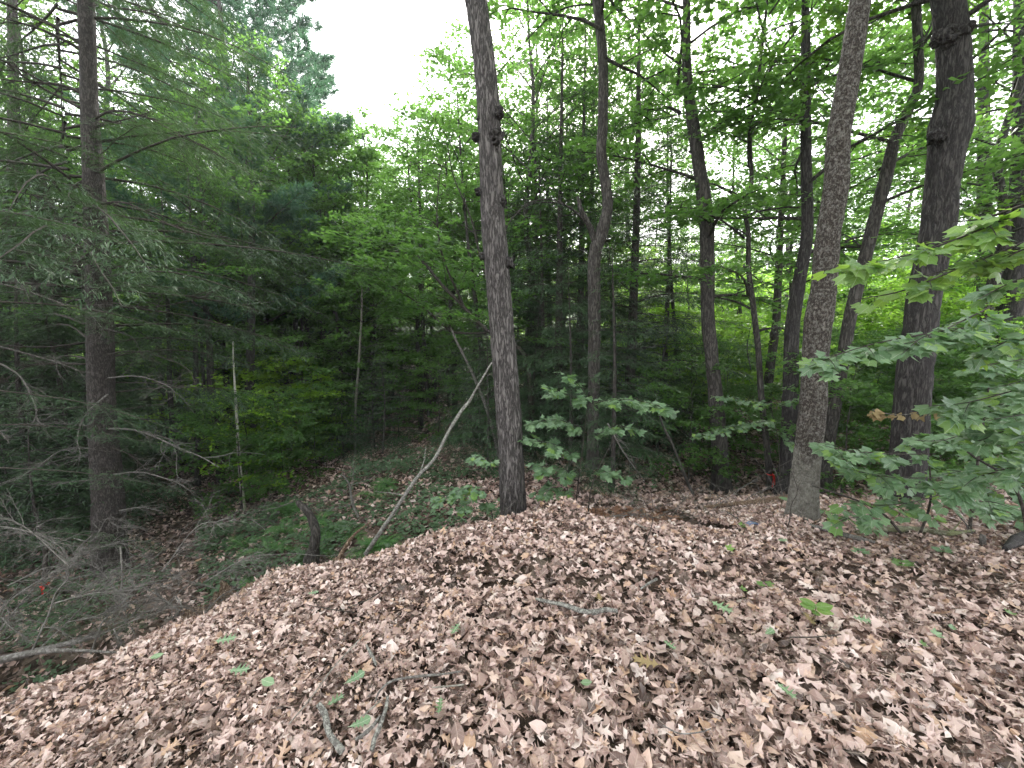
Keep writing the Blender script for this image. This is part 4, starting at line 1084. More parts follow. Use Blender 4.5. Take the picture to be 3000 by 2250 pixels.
# unseen trees of the wood behind and beside, added to dim the litter
for k, (x, y, kd) in enumerate([(-3.5, -3.5, 'tall_a'), (3.2, -4, 'tall_b'), (7, -1.5, 'tall_a'), (-8, -1, 'tall_b'), (0, -8, 'tall_a'), (9, 4.2, 'canopy_a'), (-6, -8, 'tall_b'), (6, -9, 'tall_a'), (5.2, -1.5, 'canopy_a'), (-7.5, 3, 'hem_a')]):
    place(kd, x, y, s=1.0, name='hemlock_tree' if kd == 'hem_a' else 'tall_tree', label=('unseen tall tree behind the viewer to the left', 'unseen tall tree behind the viewer to the right', 'unseen tall tree beside the viewer on the right', 'unseen tall tree beside the viewer on the left', 'unseen tall tree straight behind the viewer', 'leafy tree out of view beyond the thick oak', 'unseen tall tree far behind on the left', 'unseen tall tree far behind on the right', 'unseen leafy tree close beside the viewer on the right', 'hemlock out of view beyond the left edge')[k], cat='tree', group='unseen trees added around the viewer')

# ------------------------------------------------------------------ saplings with large leaves
TRI = lambda T_F: T_F
leaf_protos = []
for i in range(10):
    Tt, Ft = MAPLE3 if i % 3 else MAPLE5
    g1 = leaves(Tt, Ft, np.zeros((1, 3)), np.array([[1., 0, 0]]), np.array([[0, 0, 1.]]), np.array([1.0]), np.array([rng.uniform(-.1, .9)]), np.array([rng.uniform(-.9, .5)]), np.array([rng.normal(0, .3)]), rnd=np.zeros(1), crumple=np.array([.012]))
    leaf_protos.append((make_mesh('leaf', [g1], M['sapling']), make_mesh('leaf', [g1], M['sapling_bright']), make_mesh('leaf', [g1], M['canopy'])))

def sapling(name, label, base, stems, sprays, size, matn='dark_twig', stem_r=.012, limit=300, seed=0, group=None, dens=2.0):
    """stems: list of world polylines; sprays: list of (polyline, n leaves, half width, tone)"""
    rs = random.Random(seed)
    root = empty(name, base, 0, label=label, cat='sapling', group=group)
    b0 = np.array(root.location)
    for P in stems:
        P = catmull(P, 14)
        g = tube(P, np.linspace(1, .45, 14) * stem_r, 7)
        link('stem', make_mesh('stem', [(a - b0, f, c) for a, f, c in g], M[matn], True), root)
    todo = []
    for P, n, hw, tone in sprays:
        n = int(n * dens)
        C = catmull(P, 20)
        tg = tube(C, np.linspace(1, .3, 20) * stem_r * .45, 5, False)
        L = np.linalg.norm(np.diff(C, axis=0), axis=1).sum()
        ns = max(2, int(L / .16)); tips = []
        for j in range(ns):
            k = int((.12 + .85 * j / ns) * 18); d = norm(C[k + 1] - C[k]); sd = norm(np.cross(d, [0, 0, 1])) * (1 if j % 2 else -1)
            l = hw * rs.uniform(.5, 1.1)
            Q = [C[k]]; v = norm(d * .7 + sd + np.array([0, 0, rs.gauss(0, .12)]))
            for m in range(3): Q.append(Q[-1] + v * l / 3); v = norm(v + np.array([0, 0, -.12]))
            Q = np.array(Q); tips.append(Q); tg += tube(Q, np.linspace(1, .4, 4) * stem_r * .25, 3, False)
        link('branch', make_mesh('branch', [(a - b0, f, c) for a, f, c in tg], M[matn], True), root)
        for i in range(n):
            Q = tips[rs.randrange(len(tips))] if rs.random() < .8 else C[::6]
            k = rs.randrange(len(Q) - 1); t = rs.random(); q = Q[k] * (1 - t) + Q[k + 1] * t
            d = norm(Q[k + 1] - Q[k]); sd = norm(np.cross(d, [0, 0, 1])) * (1 if rs.random() < .5 else -1)
            dv = norm(d * rs.uniform(.2, 1) + sd * rs.uniform(.2, 1) + np.array([0, 0, rs.gauss(-.38, .22)]))
            q = q + dv * size * .35
            nz = Vector((rs.gauss(0, .3), rs.gauss(-.42, .32), 1.0))
            todo.append((q, dv, nz, size * rs.uniform(.6, 1.15), tone))
    todo.sort(key=lambda a: -a[3] / np.linalg.norm(a[0] - [0, 0, EYE]))
    for q, dv, nz, s, tone in todo[:limit]:
        X = Vector(dv).normalized(); Z = (nz - nz.dot(X) * X).normalized(); Y_ = Z.cross(X)
        m = Matrix((X, Y_, Z)).transposed().to_4x4()
        tn = tone if rs.random() < .85 else 1
        o_ = link('leaf', leaf_protos[rs.randrange(10)][tn], root, q - b0)
        o_.rotation_euler = m.to_euler(); o_.scale = (s, s, s)
    rest = todo[limit:]
    if rest:
        n = len(rest)
        g = leaves(CAN[0], CAN[1], np.array([a[0] for a in rest]) - b0, np.array([a[1] for a in rest]), np.array([list(a[2]) for a in rest]), np.array([a[3] for a in rest]), rng.normal(.3, .3, n), rng.normal(0, .5, n))
        link('foliage', make_mesh('foliage', [g], M['sapling']), root, kind='stuff')
    return root
def pl(pts, Ys):
    if isinstance(Ys, (int, float)): Ys = [Ys] * len(pts)
    if len(Ys) == 2 and len(pts) > 2: Ys = np.linspace(Ys[0], Ys[1], len(pts))
    return np.array([at_y(px, py, y) for (px, py), y in zip(pts, Ys)])

# A: bright bough reaching in at the upper right
bx, by = 3.35, 2.1
place('pine', inside(830, 17), 17, s=1.05, rz=2.0, name='white_pine', label='second white pine, farther off, its tufted top against the open sky', cat='tree')
sapling('maple_sapling', 'maple sapling whose bright boughs reach in from the right edge before the oak', (bx, by, Hs(bx, by)),
    [np.array([[bx, by, Hs(bx, by) - .1], [3.25, 2.1, 1.0], [3.1, 2.05, 2.0], [2.95, 2.0, 2.9]])],
    [(pl([(3160, 560), (2950, 640), (2750, 720), (2560, 770), (2400, 790)], [2.05, 2.15]), 62, .20, 1), (pl([(3150, 650), (2950, 730), (2800, 790), (2650, 850), (2500, 880)], [2.1, 2.2]), 36, .18, 1),
     (pl([(3150, 560), (3000, 600), (2880, 640), (2780, 650)], [1.95, 2.1]), 34, .16, 1), (pl([(3160, 700), (3000, 730), (2900, 790)], [2.0, 2.1]), 26, .18, 1), (pl([(3160, 760), (2980, 820), (2860, 880)], [2.2, 2.4]), 26, .2, 0)], .098, stem_r=.016, seed=1)
# B: middle bough
bx, by = 4.0, 2.9
sapling('maple_sapling', 'dull green maple sapling at the right edge with flat layered boughs before the thick oak', (bx, by, Hs(bx, by)),
    [np.array([[bx, by, Hs(bx, by) - .1], [3.95, 2.95, .7], [3.85, 2.9, 1.5], [3.8, 2.9, 2.0]]), np.array([[bx - .1, by, Hs(bx, by) - .1], [3.7, 2.9, .5], [3.3, 2.9, .8]])],
    [(pl([(2830, 960), (2700, 980), (2550, 1010), (2440, 1045), (2370, 1075)], [2.9, 2.7]), 62, .22, 0), (pl([(2900, 900), (2780, 960), (2700, 990), (2640, 1040)], [2.9, 2.6]), 40, .2, 0),
     (pl([(3060, 960), (2950, 1000), (2860, 1050)], [2.6, 2.8]), 30, .25, 0), (pl([(3080, 1110), (2950, 1150), (2830, 1180), (2720, 1190)], [2.6, 2.8]), 60, .28, 0),
     (pl([(3080, 1220), (2950, 1260), (2850, 1300)], [2.6, 2.8]), 45, .28, 0), (pl([(3080, 1330), (2960, 1370), (2850, 1400), (2740, 1420)], [2.6, 2.9]), 60, .28, 0)], .115, stem_r=.014, seed=2)
# C: lower saplings round the foot of the oak
bx, by = 3.55, 3.45
sapling('maple_sapling', 'low spreading maple sapling in front of the foot of the thick oak', (bx, by, Hs(bx, by)),
    [np.array([[bx, by, Hs(bx, by) - .1], [3.6, 3.4, .2], [3.55, 3.4, .6]]), np.array([[bx, by, Hs(bx, by) - .1], [3.2, 3.4, .12], [2.8, 3.35, .3], [2.5, 3.3, .4]])],
    [(pl([(2740, 1330), (2600, 1330), (2480, 1320), (2390, 1300)], [3.4, 3.2]), 60, .2, 0), (pl([(2760, 1400), (2640, 1400), (2560, 1390), (2470, 1370)], [3.4, 3.2]), 55, .22, 0),
     (pl([(2780, 1440), (2680, 1470), (2570, 1480), (2460, 1460)], [3.4, 3.1]), 45, .2, 0), (pl([(2800, 1480), (2900, 1470), (3000, 1500)], [3.4, 3.0]), 40, .25, 0), (pl([(2560, 1510), (2480, 1520), (2440, 1540)], [3.4, 3.3]), 16, .12, 0),
     (pl([(2860, 1260), (2760, 1290), (2680, 1290)], [3.5, 3.4]), 40, .22, 0)], .11, stem_r=.012, seed=3)
bx, by = 4.2, 3.6
sapling('maple_sapling', 'dark leafy maple sapling low at the right edge beside the mossy fallen limb', (bx, by, Hs(bx, by)),
    [np.array([[bx, by, Hs(bx, by) - .1], [4.2, 3.6, .5], [4.1, 3.5, 1.2]])],
    [(pl([(3100, 1200), (2960, 1220), (2860, 1240)], 3.6), 45, .3, 0), (pl([(3100, 1290), (2960, 1300), (2840, 1330)], 3.7), 45, .3, 0), (pl([(3100, 1400), (2980, 1420), (2880, 1450)], 3.6), 40, .3, 0),
     (pl([(3100, 1090), (2980, 1120), (2900, 1140)], 3.8), 40, .3, 0), (pl([(3080, 1500), (2990, 1520)], 3.5), 20, .2, 0), (pl([(3100, 1160), (2900, 1190), (2780, 1220)], 3.9), 50, .3, 0), (pl([(3100, 1040), (2950, 1060), (2850, 1080)], 4.0), 50, .3, 0), (pl([(3050, 1340), (2880, 1370), (2760, 1390)], 3.9), 50, .3, 0)], .12, stem_r=.014, seed=4)
# D: the pale green sapling behind the heap, in the centre
bx, by = float(at_y(1690, 1500, 5.0)[0]), 5.0
sapling('maple_sapling', 'pale green sapling with layered leaves just behind the crest of the leaf heap', (bx, by, Hs(bx, by)),
    [pl([(1685, 1560), (1690, 1450), (1705, 1330), (1720, 1200)], 5.0), pl([(1670, 1560), (1660, 1420), (1620, 1300)], 5.0), pl([(1720, 1560), (1735, 1420), (1800, 1280)], 4.9)],
    [(pl([(1720, 1180), (1650, 1150), (1600, 1130)], [5, 4.8]), 32, .3, 0), (pl([(1720, 1190), (1800, 1170), (1900, 1180), (1990, 1210)], [5, 4.8]), 60, .28, 0), (pl([(1700, 1250), (1630, 1230), (1550, 1240)], [5, 4.8]), 44, .3, 0),
     (pl([(1740, 1280), (1800, 1250), (1880, 1260)], [4.9, 4.7]), 34, .25, 0), (pl([(1680, 1330), (1620, 1300), (1550, 1290)], [5, 4.7]), 40, .3, 0), (pl([(1680, 1380), (1610, 1370), (1560, 1360)], [4.9, 4.7]), 34, .25, 0),
     (pl([(1740, 1400), (1780, 1380), (1840, 1400)], [4.8, 4.6]), 24, .2, 0), (pl([(1670, 1430), (1610, 1430), (1560, 1450)], [4.9, 4.7]), 26, .2, 0), (pl([(1730, 1180), (1690, 1120), (1640, 1085)], [5, 5]), 16, .2, 0)], .105, stem_r=.010, seed=5, dens=3.2)
bx, by = float(at_y(1440, 1500, 4.6)[0]), 4.6
sapling('maple_sapling', 'low green sapling spreading left from the foot of the furrowed oak', (bx, by, Hs(bx, by)),
    [pl([(1450, 1620), (1440, 1500), (1400, 1430)], 4.6)],
    [(pl([(1430, 1430), (1370, 1430), (1310, 1450), (1250, 1490)], [4.6, 4.3]), 46, .2, 0), (pl([(1440, 1350), (1420, 1340), (1400, 1350)], [4.8, 4.7]), 16, .15, 0), (pl([(1440, 1470), (1380, 1470), (1330, 1500)], [4.6, 4.3]), 20, .15, 0)], .10, stem_r=.009, seed=6)
bx, by = float(at_y(2260, 1250, 6.5)[0]), 6.5
sapling('beech_sapling', 'thin sapling with a flat dark spray of small leaves across the strip-barked maple', (bx, by, Hs(bx, by)),
    [pl([(2290, 1480), (2280, 1300), (2260, 1200)], 6.5)],
    [(pl([(2280, 1230), (2200, 1240), (2100, 1260), (2010, 1290)], [6.5, 6.3]), 95, .25, 0), (pl([(2280, 1190), (2330, 1170), (2350, 1150)], [6.5, 6.4]), 30, .2, 0), (pl([(2280, 1260), (2310, 1290), (2330, 1310)], [6.5, 6.4]), 20, .15, 0), (pl([(2260, 1180), (2180, 1170), (2080, 1160)], [6.5, 6.7]), 50, .3, 0)], .085, stem_r=.008, seed=7)
bx, by = float(at_y(2120, 1230, 10)[0]), 9.6
# withered bough before the oak
root = empty('withered_bough', at_y(2560, 1215, 2.9), 0, label='broken bough with withered tan leaves hanging before the thick oak', cat='dead branch')
b0 = np.array(root.location)
C = catmull(pl([(2555, 1200), (2620, 1215), (2700, 1210), (2780, 1205)], 2.9), 12)
link('branch', make_mesh('branch', [(a - b0, f, c) for a, f, c in tube(C, .003, 4)], M['twig']), root)
for i in range(13):
    q = C[i % 11]; g1 = leaves(MAPLE3[0], MAPLE3[1], np.zeros((1, 3)), np.array([[rng.normal(0, .8), rng.normal(0, .5), -.8]]), np.array([[rng.normal(0, .5), -1, .2]]), np.array([rng.uniform(.05, .10)]), np.array([rng.normal(.6, .8)]), np.array([rng.normal(1.8, .6)]), np.array([rng.normal(0, 1.5)]), crumple=np.array([.05]))
    link('leaf', make_mesh('leaf', [g1], M['dry_yellow']), root, q - b0)

# ------------------------------------------------------------------ fallen wood, stumps
def wood_thing(name, label, cat, pts, Ys, w, matn, seed, nsub=0, sub=.2, depth=0, sides=10, rough=.1, group=None, tip=.6):
    P = np.array([ground_at(a_, b_, 9) + [0, 0, Ys[1]] for a_, b_ in pts]) if isinstance(Ys, tuple) else pl(pts, Ys)
    b0 = P[0].copy()
    Q = catmull(P, max(16, int(np.linalg.norm(np.diff(P, axis=0), axis=1).sum() / .04)))
    ww = np.interp(np.linspace(0, 1, len(Q)), np.linspace(0, 1, len(w)), w)
    dep = Q[:, 1] * CP - (Q[:, 2] - EYE) * SP
    rr = ww * dep / (2 * FPX)
    n = len(Q); th = np.arange(sides) / sides; U, Vv = np.meshgrid(th, np.arange(n) * .5)
    d = vnoise(U * 5, Vv, 5, seed) * rough
    root = empty(name, b0, 0, label=label, cat=cat, group=group)
    g = tube(Q, rr, sides, True, None, d)
    link('trunk' if cat in ('fallen tree', 'dead tree') else 'stick', make_mesh('wood', [(a - b0, f, c) for a, f, c in g], M[matn], True), root)
    if nsub:
        g = twig_geo(P, .001, seed, nsub, sub, depth)
        g = [x for x in g]
        rs = random.Random(seed)
        for i in range(nsub):
            k = rs.randrange(2, n - 2); v = norm(np.array([rs.gauss(0, 1), rs.gauss(0, 1), rs.gauss(.3, .6)])); l = rs.uniform(.1, .4) * sub * 5
            A_ = Q[k]; B_ = A_ + v * l * .5; C_ = B_ + norm(v + np.array([rs.gauss(0, .3), rs.gauss(0, .3), rs.gauss(0, .3)])) * l * .5
            gg = tube(np.array([A_, B_, C_]), np.array([1, .7, .3]) * min(.008, rr[k] * .5), 4)
            link('twig', make_mesh('twig', [(a - b0, f, c) for a, f, c in gg], M[matn], True), root)
    return root
wood_thing('dead_pole', 'dead grey pole leaning from the heap up against the furrowed oak', 'fallen tree', [(1070, 1625), (1154, 1500), (1217, 1405), (1267, 1351), (1289, 1315), (1316, 1261), (1353, 1202), (1375, 1175), (1398, 1134), (1441, 1062)], [4.1, 4.85], [13, 11, 10, 9, 9, 9, 10, 8, 6, 5], 'lichen_stick', 1, 3, .2)
wood_thing('dead_snag', 'arched dead broken trunk standing in the fern hollow', 'dead tree', [(905, 1680), (912, 1640), (920, 1605), (925, 1563), (915, 1520), (893, 1489), (877, 1476), (868, 1468)], 5.3, [60, 42, 31, 26, 24, 21, 17, 9], 'maple_bark', 2, 3, .1, sides=16, rough=.2)
wood_thing('forked_snag', 'small bare forked dead sapling in the green hollow', 'dead tree', [(1050, 1515), (1035, 1480), (1028, 1450), (1025, 1425), (1012, 1400), (998, 1390)], 6.5, [9, 8, 7, 6, 4, 3], 'twig', 3, 8, .35)
wood_thing('rotten_stick', 'rotten pole with reddish tip leaning out of the hollow beside the grey pole', 'fallen tree', [(990, 1640), (1020, 1590), (1045, 1560), (1085, 1530)], [4.1, 4.3], [14, 11, 7, 4], 'rotten', 4, 2, .2)
wood_thing('fallen_log', 'pale fallen log lying low in the brush at the lower left', 'fallen tree', [(-60, 1950), (80, 1915), (200, 1885), (290, 1862)], [3.1, 3.3], [20, 18, 15, 10], 'dead_wood', 5)
wood_thing('fallen_log', 'thin dark log crossing above the pale fallen log at the lower left', 'fallen tree', [(-60, 1945), (80, 1915), (200, 1905), (350, 1912)], [2.6, 2.7], [20, 15, 10, 5], 'dead_wood', 6)
wood_thing('fallen_log', 'slender fallen log lying in the far green hollow', 'fallen tree', [(1060, 1377), (1130, 1375), (1220, 1370)], 9.2, [6, 6, 4], 'dead_wood', 7)
wood_thing('fallen_log', 'dark fallen log on the shaded slope at the foot of the grey pole-like trunk', 'fallen tree', [(1130, 1330), (1200, 1305), (1270, 1250), (1310, 1220)], [12, 14], [9, 8, 7, 6], 'dark_twig', 8)
wood_thing('fallen_log', 'blackened log with white splinters in the hollow behind the birch stem', 'fallen tree', [(740, 1538), (790, 1515), (815, 1500)], [7.4, 7.2], [14, 16, 10], 'dead_wood', 9, 4, .3)
wood_thing('fallen_log', 'mossy fallen limb lying on the litter below the right saplings', 'fallen tree', [(2505, 1582), (2560, 1576), (2630, 1574), (2700, 1577), (2780, 1587), (2850, 1578)], ('g', .075), [10, 14, 19, 18, 14, 8], 'green_stick', 10, 3, .15)
wood_thing('split_log', 'grey split plank-like log lying right of the mottled trunk', 'fallen tree', [(2372, 1560), (2440, 1580), (2510, 1600), (2560, 1612)], ('g', .07), [9, 14, 15, 8], 'dead_wood', 11)
wood_thing('fallen_log', 'weathered brown log behind the heap left of the mottled trunk', 'fallen tree', [(2060, 1505), (2150, 1496), (2220, 1490), (2300, 1478)], ('g', .08), [8, 12, 18, 22], 'rotten', 12)
_q = ground_at(2884, 1612)[1]
wood_thing('cut_stub', 'short upright cut stub at the right beyond the mossy limb', 'stump', [(2884, 1620), (2880, 1590), (2879, 1572), (2881, 1566)], float(_q), [20, 14, 13, 12], 'dead_wood', 13)
wood_thing('fallen_log', 'black log end rising at the right edge below the saplings', 'fallen tree', [(2940, 1640), (2975, 1615), (3040, 1590)], ('g', .09), [14, 30, 40], 'oak_bark_dark', 14)
wood_thing('fallen_log', 'dark branch lying on the leaf slope left of the taped tree', 'fallen tree', [(2130, 1400), (2170, 1360), (2215, 1320)], [9, 9.8], [6, 7, 4], 'dead_wood', 15)
# rotten stump pieces on the left rim
def chunk(name, label, px, py, w, h, seed, Y=None, lean=0.0):
    q = ground_at(px, py, 5) if Y is None else at_y(px, py, Y)
    dep = q[1] * CP - (q[2] - EYE) * SP
    W_ = w * dep / FPX; H_ = h * dep / FPX
    root = empty(name, q, 0, label=label, cat='stump')
    rs = random.Random(seed)
    for k in range(5):
        x0 = rs.uniform(-.4, .4) * W_; hh = H_ * rs.uniform(.45, 1.0) * (1 - abs(x0) / W_ * .8)
        P = catmull([[x0, rs.uniform(-.05, .05), -.05], [x0 + lean * .4 * hh, 0, hh * .5], [x0 + lean * hh, rs.uniform(-.02, .02), hh]], 12)
        rr = np.interp(np.linspace(0, 1, 12), [0, .6, 1], [W_ * .24, W_ * .17, W_ * .04])
        d = np.random.default_rng(seed + k).normal(0, .22, (12, 9))
        link('splinter', make_mesh('splinter', tube(P, rr, 9, True, None, d), M['rotten'], True), root)
chunk('rotten_stump', 'broken rotten stump poking up from the left rim of the leaf heap', 668, 1768, 66, 88, 5, lean=-.35)
chunk('rotten_stump', 'small rounded rotten stump piece right of the broken stump', 738, 1742, 48, 42, 6, lean=-.3)
chunk('rotten_stump', 'flat hollow piece of rotten wood left of the broken stump on the rim', 590, 1806, 84, 40, 7, lean=.2)

# brush of dead boughs at the lower left
c5 = lambda L: [(x / 3.687, 1450 + y / 3.687) for x, y in L]
BR = [([(-60, 1300), (170, 1090), (480, 890), (740, 730), (830, 650), (910, 540)], 6.5, 3.0, 3.4, 'long pale dead branch rising from the left edge to the hemlock foot'),
      ([(330, 1720), (450, 1450), (530, 1280), (600, 1060), (730, 910), (740, 800), (800, 690)], 6.5, 2.7, 3.1, 'crooked pale dead branch standing up out of the brush'),
      ([(-40, 1520), (150, 1260), (400, 970), (480, 890)], 5, 2.9, 3.1, 'pale dead branch crossing under the long one at the left edge'),
      ([(-60, 330), (200, 370), (400, 425), (560, 500), (690, 600), (740, 760)], 5, 3.6, 3.4, 'thin drooping dead branch coming in high from the left edge'),
      ([(20, 1320), (120, 1430), (250, 1520), (350, 1600)], 5, 2.8, 2.7, 'short dead branch curving down among the brush'),
      ([(980, 1720), (1080, 1430), (1140, 1330), (1330, 1160), (1430, 1030), (1600, 960), (1780, 950), (1940, 860)], 5.5, 2.8, 3.3, 'long grey bough arching to the right over the brush'),
      ([(740, 1370), (1000, 1320), (1200, 1240), (1330, 1160)], 3.5, 2.9, 3.0, 'thin twiggy bough in the middle of the brush'),
      ([(380, 1700), (700, 1400), (1000, 1100), (1200, 950), (1400, 810), (1600, 740), (1900, 430)], 4, 3.2, 3.9, 'straight dark bough slanting up through the brush'),
      ([(470, 1430), (600, 1440), (770, 1540), (900, 1640)], 4, 2.7, 2.7, 'short bent bough low in the brush'),
      ([(1300, 560), (1310, 700), (1320, 900), (1300, 1060), (1330, 1180), (1370, 1330), (1450, 1500)], 5.5, 3.4, 3.0, 'upright wavy dead bough in front of the hemlock foot'),
      ([(800, 470), (1000, 490), (1150, 260), (1240, 330), (1500, 370)], 3.5, 3.9, 4.0, 'tangled thin twigs across the hemlock foot'),
      ([(680, 1700), (900, 1540), (1100, 1500), (1500, 1330), (1750, 1250), (1900, 1100)], 4, 2.7, 3.0, 'long low bough lying along the rim of the heap'),
      ([(1000, 430), (800, 640), (1100, 560), (1300, 520), (1600, 640)], 4, 3.6, 3.8, 'dense pale twig fan at the hemlock foot'),
      ([(1230, 1450), (1280, 1560), (1330, 1680)], 5, 2.7, 2.6, 'short stub of bough at the edge of the heap'),
      ([(1900, 1100), (1960, 1200), (1900, 1300), (1790, 1330)], 5, 3.0, 2.9, 'curled white root end by the flat rotten wood'),
      ([(-40, 1060), (60, 1200), (100, 1330), (40, 1500)], 4, 2.8, 2.8, 'dead twig hanging at the far left edge')]
for k, (pts, w, a, b_, lb) in enumerate(BR):
    P = pl(c5(pts), [a, b_])
    root = empty('dead_branch', P[0], 0, label=lb, cat='dead branch')
    g = twig_geo(P, w * a / (2 * FPX), 500 + k, 19, .36, 1, .05, 5)
    attach('twigs' if 0 else 'bough', g, root, 'twig')
for k, (pts, w, a, b_, lb) in enumerate([([(-30, 680), (120, 770), (200, 900), (235, 1000), (220, 1070), (200, 1090)], 6, 4.6, 4.4, 'hooked bare branch hanging down at the left edge'), ([(-30, 580), (200, 640), (400, 700), (560, 760)], 7, 4.6, 5.2, 'bare branch slanting down to the nearest hemlock from the left edge'),
                                      ([(-30, 80), (80, 140), (160, 220), (130, 330)], 4, 4.5, 4.8, 'thin grey twig curling at the left edge above'), ([(-30, 1120), (30, 1170), (60, 1210)], 8, 4, 4, 'short pale broken branch end at the left edge'),
                                      ([(-30, 170), (150, 220), (380, 300), (560, 360), (640, 440), (690, 510)], 5, 4.4, 5.0, 'long grey branch ending before the nearest hemlock trunk')]):
    P = pl(c4(pts), [a, b_]); root = empty('dead_branch', P[0], 0, label=lb, cat='dead branch')
    attach('bough', twig_geo(P, w * a / (2 * FPX), 560 + k, 14, .4, 1, 0, 5), root, 'twig')
for k in range(16):
    px = 20 + 640 * (k + random.random()) / 16; py = random.uniform(1640, 1850) - .22 * px * 0; Y = random.uniform(2.7, 4.4)
    dx = random.uniform(120, 330) * random.choice((-1, 1)); dy = -random.uniform(20, 200)
    P = pl([(px, py), (px + dx * .5, py + dy * .7), (px + dx, py + dy + random.uniform(0, 60))], [Y, Y + random.uniform(-.4, .4)])
    root = empty('dead_branch', P[0], 0, label='x', cat='dead branch', group='fine dead boughs in the brush')
    PLACED.append((root, float(P[0][0]), float(P[0][1]), 'x', 'fine dead boughs in the brush'))
    attach('bough', twig_geo(P, .0055, 800 + k, 17, .42, 1, 0, 4), root, 'twig')
# small brush behind the heap and among the ferns
for k, (pts, w, Y, lb) in enumerate([([(735, 1520), (790, 1560), (830, 1590)], 4, 6.6, 'thin dead stick lying beside the fern patch'), ([(860, 1470), (800, 1490), (740, 1500)], 4, 6.8, 'grey twigs splaying from the top of the arched snag'),
                                      ([(1780, 1240), (1830, 1330), (1890, 1410)], 5, 6.0, 'bare stick leaning on the leaf slope behind the pale sapling'), ([(1930, 1560), (1860, 1480), (1800, 1440)], 3.5, 4.6, 'small bare twigs behind the crest'),
                                      ([(1700, 1530), (1820, 1510), (1960, 1518), (2130, 1500)], 3.5, 4.4, 'long thin twig lying just behind the crest'), ([(2130, 1500), (2180, 1530), (2240, 1560)], 4, 3.9, 'thin pale twig right of the blue scrap'),
                                      ([(840, 1620), (980, 1628), (1060, 1600)], 2.5, 4.6, 'hair-thin twig across the ferns'), ([(2800, 1500), (2850, 1560), (2870, 1600)], 4, 3.4, 'bare twigs beside the cut stub'), ([(2600, 1480), (2660, 1530), (2740, 1540)], 5, 4.2, 'black twig before the oak foot'),
                                      ([(1480, 1560), (1480, 1500), (1500, 1480)], 3, 4.2, 'small dry twig at the oak foot')]):
    P = pl(pts, Y); root = empty('dead_branch', P[0], 0, label=lb, cat='dead branch')
    attach('bough', twig_geo(P, w * Y / (2 * FPX), 600 + k, 9, .4, 1, .2, 4), root, 'twig')

# sticks lying on the heap
def ground_stick(name, label, pts, w, matn, lift=.075, sides=9, nsub=0, seed=0):
    P = []
    for px, py in pts:
        q = ground_at(px, py, 6); P.append(q + [0, 0, lift])
    P = np.array(P); n = max(20, int(np.linalg.norm(np.diff(P, axis=0), axis=1).sum() / .012)); C = catmull(P, n)
    dep = C[:, 1] * CP - (C[:, 2] - EYE) * SP
    rr = np.interp(np.linspace(0, 1, n), np.linspace(0, 1, len(w)), w) * dep / (2 * FPX)
    U, Vv = np.meshgrid(np.arange(sides) / sides, np.arange(n) * .35)
    d = vnoise(U * 4, Vv, 4, seed) * .18
    root = empty(name, C[0], 0, label=label, cat='stick')
    attach('wood', tube(C, rr, sides, True, None, d), root, matn)
    return root
ground_stick('stick', 'lichen covered crooked stick lying across the middle of the leaf heap', [(1570, 1793), (1610, 1803), (1655, 1812), (1690, 1826), (1730, 1834), (1770, 1826), (1808, 1830)], [7, 11, 12, 14, 16, 14, 11], 'lichen_stick', .085, seed=1)
ground_stick('stick', 'thick lichened stick bent at the bottom edge, leftmost of the bottom sticks', [(935, 2120), (955, 2150), (965, 2200), (985, 2235), (1005, 2262)], [16, 18, 16, 18, 20], 'lichen_stick', .09, seed=2)
ground_stick('stick', 'mottled lichened stick pointing up right at the bottom edge', [(1138, 2100), (1132, 2140), (1115, 2190), (1100, 2230), (1092, 2262)], [9, 12, 13, 14, 15], 'lichen_stick', .095, seed=3)
ground_stick('stick', 'dark stick lying between two lichened sticks at the bottom', [(1115, 2155), (1085, 2195), (1045, 2225)], [9, 12, 10], 'dead_wood', .085, seed=4)
ground_stick('stick', 'long slim grey twig curving right above the bottom sticks', [(1100, 2115), (1115, 2080), (1150, 2050), (1220, 2035), (1290, 2028), (1350, 2018)], [4, 6, 7, 7, 6, 5], 'dead_wood', .09, seed=5)
ground_stick('stick', 'short straight cream straw beside the slim grey twig', [(1268, 2071), (1360, 2062)], [4, 5], 'pale_bark', .095, seed=6)
ground_stick('stick', 'short straight pale straw below the slim grey twig', [(1065, 2160), (1115, 2115)], [5, 4], 'pale_bark', .095, seed=7)
ground_stick('stick', 'very long thin pale straw slanting across the heap at lower left', [(850, 2185), (910, 2110), (980, 2010), (1050, 1930), (1080, 1900)], [4, 4, 4, 3, 2], 'pale_bark', .095, seed=8)
ground_stick('stick', 'small lichened twig piece above the green leaves', [(1075, 1935), (1090, 1965), (1104, 1995)], [6, 11, 8], 'lichen_stick', .085, seed=9)
ground_stick('stick', 'small dark stick pointing up right in the centre of the heap', [(1875, 1762), (1900, 1745), (1922, 1732)], [4, 7, 8], 'lichen_stick', .085, seed=10)
ground_stick('stick', 'thin dark straw slanting up right below the rim', [(1020, 1822), (1090, 1790), (1150, 1740)], [3, 4, 3], 'dark_twig', .085, seed=11)
ground_stick('stick', 'thin twig at the left of the heap centre', [(900, 1810), (980, 1825), (1040, 1832)], [2.5, 3, 2.5], 'dark_twig', .08, seed=12)
ground_stick('stick', 'thin dark twig near the bottom right of centre', [(2060, 2130), (2110, 2150), (2150, 2180)], [3, 4, 3], 'dark_twig', .08, seed=13)
ground_stick('stick', 'thin curved twig at the bottom centre', [(1940, 2180), (1990, 2205), (2050, 2200), (2080, 2190)], [3, 4, 4, 3], 'dead_wood', .085, seed=14)
ground_stick('stick', 'thin twig in the middle right of the heap', [(2310, 1908), (2380, 1908), (2460, 1900)], [4, 4, 3], 'dark_twig', .08, seed=15)
